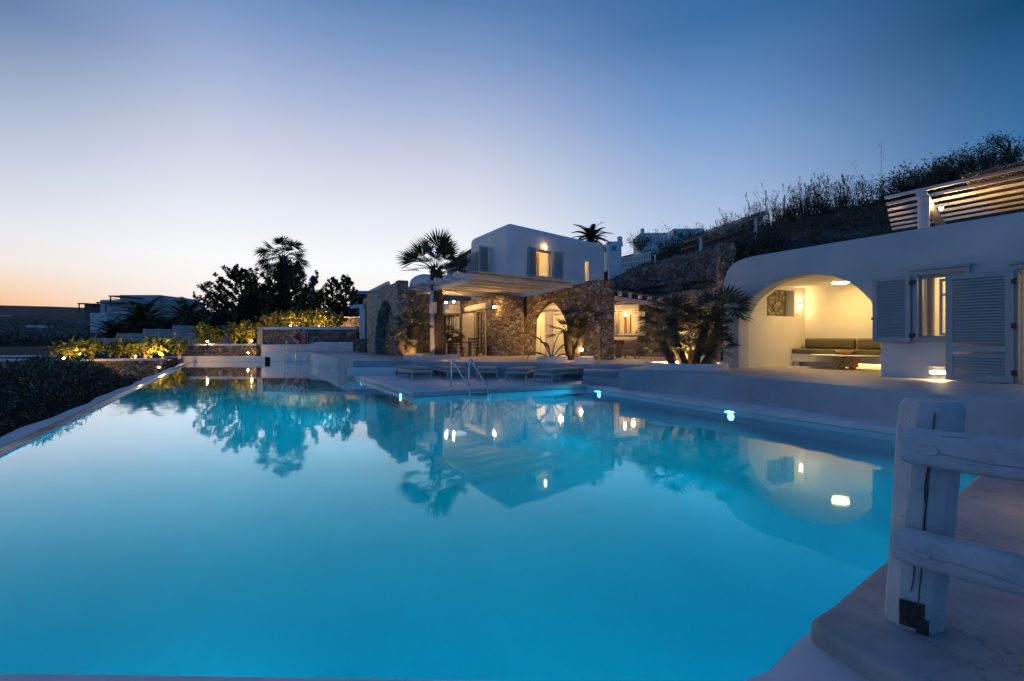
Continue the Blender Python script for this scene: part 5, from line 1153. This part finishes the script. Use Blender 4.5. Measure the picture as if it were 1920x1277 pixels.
conifer('conifer_tree', (A(627, 0, 45).x, 45, 1.0), 6.2, 2.0, 50, 14, 'slender spired evergreen, left one of the pair by the white column', (CONI, BARK), 'dark evergreens beyond the far wall', up=.5)
conifer('conifer_tree', (A(650, 0, 45).x, 45, 1.0), 6.4, 1.9, 50, 15, 'slender spired evergreen, right one of the pair by the white column', (CONI, BARK), 'dark evergreens beyond the far wall', up=.6)
fan_palm('fan_palm', (A(532, 0, 48).x, 48, 1), A(531, 482, 48), .34, 34, 1.35, 1.25, 61, 'fan palm with a ragged head rising above the dark evergreens', mats=PM, nb=22, spread=1.6, droop=.6, el=(-.85, .97))
for i, (px, Y, th, nf, ln, lb_) in enumerate([(268, 46, 2.6, 40, 3.5, 'feather palm in front of the left white house'), (352, 47, 2.7, 40, 3.5, 'feather palm between the left house and the wide evergreen'), (215, 43, .9, 30, 3.0, 'low drooping feather palm left of the louvred fence'), (310, 44, 1.2, 30, 2.6, 'low dark feather palm behind the tallest fence panels'), (262, 44.5, 1.3, 28, 2.7, 'low feather palm under the left house palm')]):
    feather_palm('feather_palm', (A(px, 0, Y).x, Y, .9), th, .28, nf, ln, 70+i, lb_, PM, 'feather palms on the left', curve=.95, up=(-.2, 1.35), lw=.055, ll=.62)
for i, (px, Y, h, sp_, lb_) in enumerate([(715, 60, 5.6, 2.0, 'round dark tree on the skyline above the left stone arch wall'), (570, 47, 3.6, 4.2, 'dark bush filling the gap under the evergreens, left'), (480, 46, 3.8, 4.6, 'dark bush under the wide evergreen'), (410, 45, 3.0, 3.8, 'dark bush at the left foot of the wide evergreen'), (640, 47, 3.4, 3.6, 'dark bush under the spired evergreens')]):
    shrub('bush', (A(px, 0, Y).x, Y, .9), h, sp_, 80+i, lb_, (CONI, BARK), None, 11, 2600, .32, .12, 'bush' if i else 'tree')
for px, Y, h, lb_ in ((740, 62, 6.3, 'tiny distant palm on the skyline right of the round dark tree'),):
    feather_palm('feather_palm', (A(px, 0, Y).x, Y, 1), h-1.2, .14, 14, 1.3, 91, lb_, PM, ll=.3)
# lit shrubs
SM = (SHR, PALEB)
sh = [(128, 28.6, 1.1, 1.5, 'lit leafy shrub right beside the far-left garden lamp'), (172, 29.5, 1.35, 1.0, 'upright leafy shrub, second from the left along the garden wall'), (222, 31.2, 1.2, 1.3, 'thin shrub in front of the lowest fence panels'), (246, 31.5, 1.15, 1.1, 'small lit shrub before the middle of the louvred fence'), (272, 31.6, 1.3, 1.4, 'lit shrub on bare stems left of the glowing corner'), (306, 32.6, 1.45, 1.6, 'brightest lit shrub by the overflow corner of the pool'), (336, 33.4, 1.35, 1.2, 'dark leafy shrub at the left end of the white-topped stone wall')]
for i, (px, Y, h, s_, lb_) in enumerate(sh): shrub('shrub', (A(px, 0, Y).x, Y, .25), h, s_, 100+i, lb_, SM, 'lit shrubs along the left garden wall', 5, 330, .24, .4, lw=.42)
sh2 = [(380, 37, 1.7, 1.2, 'shrub behind the lamp on the white-topped stone wall'), (404, 37.4, 1.4, 1.0, 'thin dark shrub against the louvred fence'), (440, 37.6, 1.8, 1.3, 'lit shrub left of the sandy wall end'), (468, 38.0, 1.9, 1.4, 'bright yellow-lit shrub in front of the sandy wall end')]
for i, (px, Y, h, s_, lb_) in enumerate(sh2): shrub('shrub', (A(px, 0, Y).x, Y, 1.15), h, s_, 120+i, lb_, SM, 'lit shrubs in the upper garden', 5, 380, .24, .3, lw=.42)
sh3 = [(510, 1.4, 'leftmost lit shrub behind the lifebuoy wall'), (532, 1.5, 'lit shrub second from the left behind the lifebuoy wall'), (556, 1.7, 'lit shrub directly behind the lifebuoy'), (582, 1.85, 'lit shrub just right of the lifebuoy'), (604, 1.75, 'lit bare-stemmed shrub near the right end of the lifebuoy wall'), (622, 1.3, 'rightmost lit shrub beside the curved wall')]
for i, (px, h, lb_) in enumerate(sh3): shrub('shrub', (A(px, 0, 38.8).x, 38.8+.4*(i % 2), 2.18), h, 1.5, 140+i, lb_, SM, 'lit shrubs behind the lifebuoy wall', 6, 430, .24, .38, lw=.42)
# the oleander hedge below the overflow edge
t_ = thing('oleander_hedge', 'long dark oleander hedge outside the overflow edge of the pool', 'hedge', P(-5, 14, -2.4)); r_ = random.Random(9); lf, st = MB(), MB()
def hedge_top(t): return lerp(-.2, .78, sstep(5, 17, t))-1.3*sstep(22, 28.5, t)
for i in range(46000):
    t = r_.uniform(3, 27.5); w_ = r_.uniform(-1, 1); ht = hedge_top(t)+.62*noise.noise(Vector((t*.55, w_*1.5, 4)))
    prof = math.sqrt(max(0, 1-w_*w_)); z = lerp(-2.3, ht-.5*(1-prof), 1-abs(r_.random()*r_.random()))
    s_ = -5.25+w_*1.5+.25*noise.noise(Vector((t*.9, z*1.1, 8)))
    if s_ > -3.72: s_ = -3.72-r_.random()*.15
    quad(lf, P(s_, t, z), (rdir(r_)+UP*.5).normalized(), rdir(r_), r_.uniform(.10, .2), .022)
for i in range(70): t = r_.uniform(3, 27); s_ = r_.uniform(-6.3, -4); st.tube([P(s_, t, -2.4), P(s_+r_.uniform(-.3, .3), t+r_.uniform(-.3, .3), hedge_top(t)-.4)], [.03, .012], 4)
for i in range(420):
    t = r_.uniform(3, 26.5); s_ = r_.uniform(-6.6, -4.7); z = hedge_top(t)-.45+.3*noise.noise(Vector((t*.55, s_, 4))); d_ = (UP+rdir(r_)*.55).normalized(); l_ = r_.uniform(.15, .42); b0 = P(s_, t, z); st.tube([b0, b0+d_*l_], [.008, .004], 3, cap=False)
    for j in range(16): q = b0+d_*l_*r_.uniform(.25, 1.05); quad(lf, q, (d_*.5+rdir(r_)).normalized(), rdir(r_), r_.uniform(.13, .24), .02)
part('foliage', lf, HED, t_); part('stems', st, BARK, t_)
# garden lamps
for (px, py, Y, pw, lb_) in ((120, 672, 28.1, 16, 'bright garden lamp at the far left on the white-topped wall'), (298, 689, 29.9, 3, 'small garden lamp low beside the overflow corner'), (389, 640, 35.7, 20, 'bright garden lamp on the white-topped wall above the pool end'), (465, 662, 35.25, 6, 'garden lamp on the far pool wall left of the lifebuoy wall'), (1090, 656, 18.95, 12, 'brightest garden lamp, in front of the stone arch pier')):
    lamp_bulb(A(px, py, Y), lb_, pw, .06 if pw > 10 else .045, body='spike')
for q, pw, lb_ in ((A(150, 664, 28.2), 10, 'uplight under the second shrub of the left garden wall'), (A(255, 668, 30.6), 14, 'uplight hidden among the shrubs before the louvred fence'), (A(300, 664, 31.6), 26, 'uplight hidden at the glowing overflow corner'), (A(472, 640, 36.9), 26, 'uplight hidden in front of the sandy wall end'), (A(545, 611, 37.6), 22, 'uplight behind the coping, left of the lifebuoy'), (A(598, 611, 37.6), 22, 'uplight behind the coping, right of the lifebuoy'), (A(634, 609, 41.0), 20, 'uplight before the curved garden wall'),
                    (A(779, 669, 22.0), 26, 'uplight at the foot of the lit stump palm'), (A(1276, 676, 15.3), 18, 'uplight hidden at the back of the palm planter'), (A(1254, 680, 14.9), 3, 'small uplight at the left of the palm planter'), (A(1072, 652, 19.9), 8, 'uplight hidden behind the arch palms')):
    lamp_bulb(q, lb_, pw*3.2, .022, 'uplights hidden in the planting', body='spike')
# ---------------------------------------------------------------- left background
def gz(px, Y): x = A(px, 0, Y).x; return Vector((x, Y, hground(x, Y)))
lf_ = thing('louvred_fence', 'white louvred fence stepping down to the left behind the lit shrubs', 'fence', gz(300, 41))
for i, (x0, x1, yt) in enumerate([(172, 219, 634), (219, 268.5, 625), (268.5, 323.5, 617), (323.5, 437, 610)]):
    Y = 41; a, b_ = A(x0, yt, Y), A(x1, yt, Y); mb = MB(); zb = .5; k = int((a.z-zb)/.125)
    for j in range(k): z = a.z-.06-j*.125; mb.box(((a.x+b_.x)/2, Y, z), (b_.x-a.x-.1, .03, .085))
    part('louvre_panel', mb, WOODW, lf_)
    for xx in (a.x, (a.x+b_.x)/2): mb = MB(); mb.box((xx+.04, Y+.04, (a.z+zb)/2), (.09, .09, a.z-zb+.04)); part('post', mb, WOODW, lf_)
mb = MB(); mb.box((A(437, 0, 41).x, 41, 1.5), (.1, .1, 2.7)); part('post', mb, WOODW, lf_)
def bx(mb, x0, x1, y0, y1, Y, dp): abox(mb, x0, x1, y0, y1, Y, dp)
GREYP = mat('grey_white_render', (.42, .42, .44), .85, .12, .5); DARKG = mat('dark_window', (.015, .018, .02), .2, .1)
h1_ = thing('white_house', 'distant flat-roofed white house with timber awnings at the far left', 'house', gz(250, 75))
Yh = 75
mb = MB(); bx(mb, 224, 300, 553, 600, Yh+2, 9); bx(mb, 296, 326, 560, 600, Yh+2.5, 8); part('upper_storey', mb, GREYP, h1_, bevel=.08)
mb = MB(); bx(mb, 187, 244, 562, 600, Yh-1, 5); part('wall', mb, PLASTW, h1_, bevel=.1); mb = MB(); bx(mb, 168, 200, 587, 625, Yh-4, 4); part('wall', mb, PLASTW, h1_, bevel=.1)
mb = MB(); bx(mb, 158, 187, 569, 605, Yh-.5, 5); part('stone_wall', mb, STONE, h1_)
mb = MB(); bx(mb, 197, 199, 571, 586, Yh-1.05, .1); part('window', mb, DARKG, h1_); mb = MB(); bx(mb, 241, 244.5, 575, 587, Yh-1.07, .1); part('window', mb, DARKG, h1_)
for x0, x1, yt, xp in ((180, 232, 566, 182), (203, 226, 554, 206), (145, 160, 568, 147)):
    mb = MB(); bx(mb, x0, x1, yt, yt+2, Yh-3, 4.5); part('awning', mb, BROWN, h1_); mb = MB(); bx(mb, xp, xp+1.2, yt+2, yt+20, Yh-2.9, .15); part('awning_post', mb, BROWN, h1_)
for i, (pts, z0, z1, lb_) in enumerate([([(-20, 600), (90, 597), (160, 606)], 0, 1.5, 'highest dark terrace wall on the far-left slope'), ([(-20, 623), (80, 612), (168, 610)], 0, 1.3, 'middle dark terrace wall on the far-left slope'), ([(-20, 640), (70, 630), (165, 632)], 0, 1.2, 'lowest dark terrace wall on the far-left slope')]):
    Y = 88-i*13; path = [(A(px, 0, Y).x, Y) for px, _ in pts]; zz = [A(px, py, Y).z for px, py in pts]; rough_wall('terrace_wall', path, [z-4 for z in zz], zz, .8, STONE, lb_, cell=1.2, amp=.3, group='dark terrace walls on the left slope')
for i, (x0, x1, y0, y1, lb_) in enumerate([(48, 67, 610, 614, 'pale flat stone lying on the dark left slope, left of two'), (72, 84, 612, 615, 'pale flat stone lying on the dark left slope, right of two'), (-6, 16, 700, 712, 'white corner of a low wall at the left frame edge beside the hedge'), (0, 9, 591, 593, 'pale low roof edge on the far-left slope')]):
    mb = MB(); Y = (70, 70, 14.5, 90)[i]; bx(mb, x0, x1, y0, y1, Y, 1.2); tag(part('pale_block', mb, PLASTW, bevel=.04), lb_, 'block')
w3 = thing('white_house', 'small blue-white house glimpsed between the trunks under the evergreens', 'house', gz(475, 56)); mb = MB(); bx(mb, 462, 502, 591, 606, 56, 4); part('wall', mb, PLAST, w3, bevel=.3, seg=3, smooth=True); mb = MB(); bx(mb, 470, 480, 597, 606, 55.9, .2); part('door', mb, DARKG, w3)
w4 = thing('chimney_tower', 'white chimney with a grey cone cap showing between two evergreens', 'chimney', gz(586, 62)); mb = MB(); c_ = A(584, 545, 62); mb.lathe(c_, [(.42, -3), (.38, 0), (.36, 1.1)], 14); part('shaft', mb, PLASTW, w4, smooth=True); mb = MB(); c_ = A(586.5, 527, 62); mb.lathe(c_, [(.45, 0), (.40, .3), (.18, .6), (.05, .7)], 14); part('cap', mb, GREYP, w4, smooth=True)
# white building with the tall column at the left of the stone arch wall
h2 = thing('white_house', 'cream house with balcony and white roof edge behind the tall column', 'house', gz(690, 48))
mb = MB(); bx(mb, 656, 712, 553, 640, 48, 6); part('wall', mb, CREAM, h2); mb = MB(); bx(mb, 648, 716, 545, 552.5, 47.2, 7.5); part('roof', mb, PLASTW, h2, bevel=.12)
mb = MB(); a = A(694, 548, 46.8); mb.beam(a, A(730, 530, 46.8), .5, .3); part('roof_edge', mb, PLASTW, h2); mb = MB(); bx(mb, 672, 680, 558, 570, 47.9, .1); part('window', mb, DARKG, h2)
pc_ = thing('column_pergola', 'tall white square column on a stone foot carrying white beams', 'column', (A(681, 0, 33.5).x, 33.5, ZT))
x_ = A(681, 0, 33.5).x; mb = MB(); mb.box((x_, 33.5, 2.3), (.4, .4, 3.2)); part('column', mb, PLASTW, pc_, bevel=.02); mb = MB(); mb.box((x_-.05, 33.5, 1.15), (.75, .75, 1.0)); part('stone_foot', mb, STONE, pc_, bevel=.06)
mb = MB(); mb.beam(A(657, 576, 33.4), A(697, 571, 33.4), .2, .22); part('beam', mb, WOODW, pc_, bevel=.02)
mb = MB(); mb.beam(A(681, 573, 32.4), A(676, 575, 37), .2, .22); part('beam', mb, WOODW, pc_, bevel=.02)
# ---------------------------------------------------------------- hillside on the right
hp = thing('hill_pergola', 'grey slatted shade roof on four thin posts on the dark hillside', 'pergola', GH(1370, 490))
f0, f1 = GH(1316, 497, 30), GH(1417, 472, 30); Ya, Yb = f0.y, f1.y
t0, t1 = A(1313.5, 446, Ya), A(1417, 411, Yb); dn = Vector((.55, 3.2, -1.25))
for base, top in ((f0-UP*.4, t0), (f1-UP*.4, t1)): mb = MB(); mb.tube([base, top], .13, 10); part('post', mb, PLASTW, hp, smooth=True)
for top in (t0+dn, t1+dn): mb = MB(); mb.tube([top-UP*2.6, top], .10, 8); part('post', mb, PLASTW, hp, smooth=True)
for i in range(4):
    o_ = dn*(i/3.0)+UP*.12; e = (t1-t0).normalized(); mb = MB(); mb.beam(t0+o_-e*1.4, t1+o_+e*.9, .12, .16); part('rafter', mb, mat('grey_timber', (.30, .29, .28), .7, .2) if i == 0 else bpy.data.materials['grey_timber'], hp)
for top in (t0, t1): mb = MB(); mb.beam(top, top+dn, .12, .14); part('beam', mb, bpy.data.materials['grey_timber'], hp)
mb = MB(); e = (t1-t0).normalized(); cane(mb, t0-e*1.2+UP*.24-dn*.1, t1+e*.8+UP*.24-dn*.1, t1+e*.8+dn*1.1+UP*.24, t0-e*1.2+dn*1.1+UP*.24, 64, .035); part('cane_cover', mb, CANE, hp)
pf = thing('picket_fence', 'white picket fence climbing the hill beside the white block house', 'fence', A(1185, 510, 42)); mb = MB()
p0_, p1_ = A(1143, 489, 42), A(1221, 472, 40); q0_, q1_ = A(1143, 507, 42), A(1221, 502, 40); k = 26
for i in range(k):
    f = (i+.5)/k; mb.beam(q0_.lerp(q1_, f)-UP*.5, p0_.lerp(p1_, f), .075, .03, up=Vector((0, 1, 0)))
part('pickets', mb, PLASTW, pf)
for f in (.12, .55, .97):
    mb = MB(); mb.beam(q0_.lerp(p0_, f)+Vector((0, .05, 0)), q1_.lerp(p1_, f)+Vector((0, .05, 0)), .05, .1); part('rail', mb, PLASTW, pf)
mb = MB(); mb.beam(A(1228.5, 505, 41)-UP*.6, A(1228.5, 477, 41), .09, .09, up=Vector((0, 1, 0))); part('post', mb, PLASTW, pf)
mb = MB(); a = [A(1142, 500, 40), A(1166, 503, 40), A(1185, 517, 40), A(1180, 528, 40), A(1142, 545, 40)]; pl_ = Plane((0, 40), (1, 0)); tag(part('low_white_wall', pl_.shape([(q.x, q.z) for q in a][::-1], [], .5, .05), PLASTW), 'sloping white rendered wall below the picket fence', 'wall')
for (x0, x1, y0, y1, ch_, cx, lb_) in ((1200, 1252, 436, 462, 429, 1204.5, 'white house with a round chimney on the ridge left of the dry bush'), (1138, 1166, 452, 478, 444, 1162, 'small white house with a tall chimney just right of the white block house'), (1262, 1322, 428, 450, None, 0, 'pale flat house half hidden behind the reeds on the ridge')):
    Yr = 86 if x0 != 1138 else 66; t_ = thing('white_house', lb_, 'house', A((x0+x1)/2, y1, Yr)); mb = MB(); bx(mb, x0, x1, y0, y1+30, Yr, 5); part('wall', mb, PLAST, t_, bevel=.25, seg=3, smooth=True)
    if ch_:
        c_ = A(cx, y0+3, Yr+1); hh = A(cx, ch_, Yr+1).z-c_.z; mb = MB(); mb.lathe(c_, [(.45, -.5), (.32, hh*.7), (.38, hh*.75), (.3, hh), (.05, hh*1.08)], 12); part('chimney', mb, PLASTW, t_, smooth=True)
    mb = MB(); bx(mb, x0+9, x0+18, y0+9, y0+18, Yr-.05, .2); part('window', mb, mat('blue_shutter', (.10, .30, .42), .5, .1) if 'blue_shutter' not in bpy.data.materials else bpy.data.materials['blue_shutter'], t_)
feather_palm('feather_palm', A(1108, 480, 52), A(1108, 447, 52).z-A(1108, 480, 52).z, .3, 30, 2.4, 201, 'feather palm whose head shows over the roof of the white block house', PM, curve=.8, up=(-.15, 1.4), lw=.05, ll=.6)
for i, (px, py, h, s_, m_, lb_) in enumerate([(1200, 468, 2.0, 4.2, CONI, 'dark low palm-like bush above the picket fence'), (1262, 498, 3.6, 4.2, DRY, 'big dry brown bush at the top of the rock face'), (1290, 470, 3.2, 4.0, DRY, 'dry brown bush left of the hill pergola'), (1235, 475, 2.2, 3.0, DRY, 'dry bush behind the end of the picket fence'), (1375, 492, 1.3, 3.6, HED, 'low green bush under the hill pergola'), (1405, 486, 1.2, 3.4, HED, 'low green bush at the right post of the hill pergola'), (1440, 474, 1.3, 3.6, DRY, 'low bush right of the hill pergola on the slope'), (1342, 500, 1.0, 2.2, DRY, 'small dry bush on the rock crest below the hill pergola')]):
    p_ = GH(px, py, 27); shrub('bush', p_-UP*.1, h, s_, 210+i, lb_, (m_, BARK), 'bushes on the right hillside', 10, 1700, .22, .1, 'bush', .2)
hb = [(1680, 384, 3.2), (1712, 372, 3.4), (1745, 357, 3.6), (1778, 345, 4.0), (1808, 338, 4.4), (1838, 332, 4.2)]
for i, (px, py, h) in enumerate(hb):
    p_ = GH(px, py+6, 27); shrub('bush', p_-UP*.2, h, 4.6, 230+i, ['lowest dark bush of the ridge row, nearest the reeds', 'second dark ridge bush from the reeds', 'third dark ridge bush from the reeds', 'tall dark ridge bush above the pergola post', 'tall dark ridge bush above the lamp of the roof pergola', 'last dark bush of the ridge row before the olive tree'][i], (DRY, BARK), 'dark bushes in a row on the ridge', 11, 2200, .3, .08, 'bush', .2)
p_ = GH(1902, 330, 27); r_ = random.Random(77); t_ = thing('olive_tree', 'wind-bent olive tree on the ridge at the top right corner', 'tree', p_); st, lf = MB(), MB(); Yo = p_.y; tips = []
tk = [p_-UP*.3, A(1905, 318, Yo), A(1899, 300, Yo)]; st.tube(tk, [.45, .35, .28], 8)
for i in range(26):
    e = A(r_.uniform(1852, 1945), r_.uniform(258, 312), Yo+r_.uniform(-2, 2)); m_ = tk[2].lerp(e, .5)+UP*.3; st.tube([tk[2], m_, e], [.12, .07, .02], 5, cap=False)
    for _ in range(95): c_ = e+Vector((r_.gauss(0, .55), r_.gauss(0, .5), r_.gauss(0, .3))); quad(lf, c_, rdir(r_), rdir(r_), r_.uniform(.15, .32), .05)
part('trunk', st, BARK, t_); part('crown', lf, CONI, t_)
q = GH(1893, 335, 27); t_ = thing('utility_pole', 'thin dark pole in front of the olive tree on the ridge', 'pole', q); mb = MB(); tp_ = A(1893, 264, q.y); mb.tube([q-UP*.3, tp_], [.16, .12], 8); part('shaft', mb, BARK, t_); mb = MB(); e_ = A(1690, 330, q.y+14); mb.tube([tp_.lerp(e_, f)-UP*1.3*math.sin(math.pi*f) for f in [i/12 for i in range(13)]], .025, 4); part('wire', mb, BLACK, t_)
# reeds and scrub on the slope: too many to count
r_ = random.Random(31); mb = MB()
def reed(p, h):
    ln = Vector((r_.uniform(-.34, .26)-.05, r_.uniform(-.2, .2), 0)); k = 5; pts = [p+ln*h*(i/k)**2+UP*h*i/k for i in range(k+1)]
    mb.tube(pts, [.035*(1-i/k)+.01 for i in range(k+1)], 3, cap=False)
    for j in range(r_.randint(9, 16)):
        f = r_.uniform(.2, .98); i = min(k-1, int(f*k)); q = pts[i].lerp(pts[i+1], f*k-i); a = r_.uniform(0, 6.28); d = Vector((math.cos(a), math.sin(a), r_.uniform(.3, 1.3))).normalized(); l_ = r_.uniform(.5, 1.15)
        s = d.cross(UP).normalized()*.05; m_ = q+d*l_*.6; mb.add([q, m_+s, m_+d*l_*.4-UP*l_*.3, m_-s], [(0, 1, 2, 3)])
    if r_.random() < .35:
        for _ in range(14): q = pts[-1]+UP*r_.uniform(-.2, .55); quad(mb, q, (UP+rdir(r_)*.5).normalized(), rdir(r_), .4, .03)
for i in range(560):
    px = r_.triangular(1245, 1668, 1520); f = (px-1245)/423; Y = r_.uniform(.90, 1.02)*80/((px-960)/910*.8724+.4889); x = A(px, 0, Y).x
    h = lerp(2.4, 6.0, min(1, f*1.6+.1))*r_.uniform(.3, 1.2)*lerp(1, .72, max(0, f-.8)*5)*(.72+.75*max(-.4, noise.noise(Vector((px*.035, 3, 1))))); reed(Vector((x, Y, hground(x, Y)-.1)), h)
for px, h in ((1652, 8.2), (1621, 6.5), (1482, 6.6), (1432, 6.4)):
    Y = 78/((px-960)/910*.8724+.4889); x = A(px, 0, Y).x; reed(Vector((x, Y, hground(x, Y))), h)
tag(part('reed_bed', mb, REED), 'tall reeds against the sky on the hill crest', 'reeds', kind='stuff')
mb = MB()
for i in range(3600):
    s_, t__ = r_.uniform(23, 82), r_.uniform(-20, 60); p_ = P(s_, t__); sz_ = r_.uniform(.3, 1.0)*(1.0+max(0, noise.noise(Vector((s_*.12, t__*.12, 2))))*2.2)
    if p_.y < 14: continue
    z0 = hground(p_.x, p_.y)
    for _ in range(14): c_ = Vector((p_.x, p_.y, z0))+Vector((r_.gauss(0, .5), r_.gauss(0, .5), abs(r_.gauss(0, .35))))*sz_; quad(mb, c_, (rdir(r_)+UP*.6).normalized(), rdir(r_), r_.uniform(.25, .6)*sz_+.1, .05)
tag(part('hillside_scrub', mb, DRY), 'dry low scrub covering the right hillside', 'scrub', kind='stuff')
mb = MB()
for i in range(2600):
    Y = r_.uniform(46, 110); x = r_.uniform(-1.12, -.3)*Y; sz_ = r_.uniform(.4, 1.3); z0 = hground(x, Y)
    for _ in range(12): c_ = Vector((x, Y, z0))+Vector((r_.gauss(0, .7), r_.gauss(0, .7), abs(r_.gauss(0, .45))))*sz_; quad(mb, c_, (rdir(r_)+UP*.6).normalized(), rdir(r_), r_.uniform(.3, .7)*sz_+.1, .06)
tag(part('garden_scrub', mb, CONI), 'dark scrub on the slope left of the pool', 'scrub', kind='stuff')
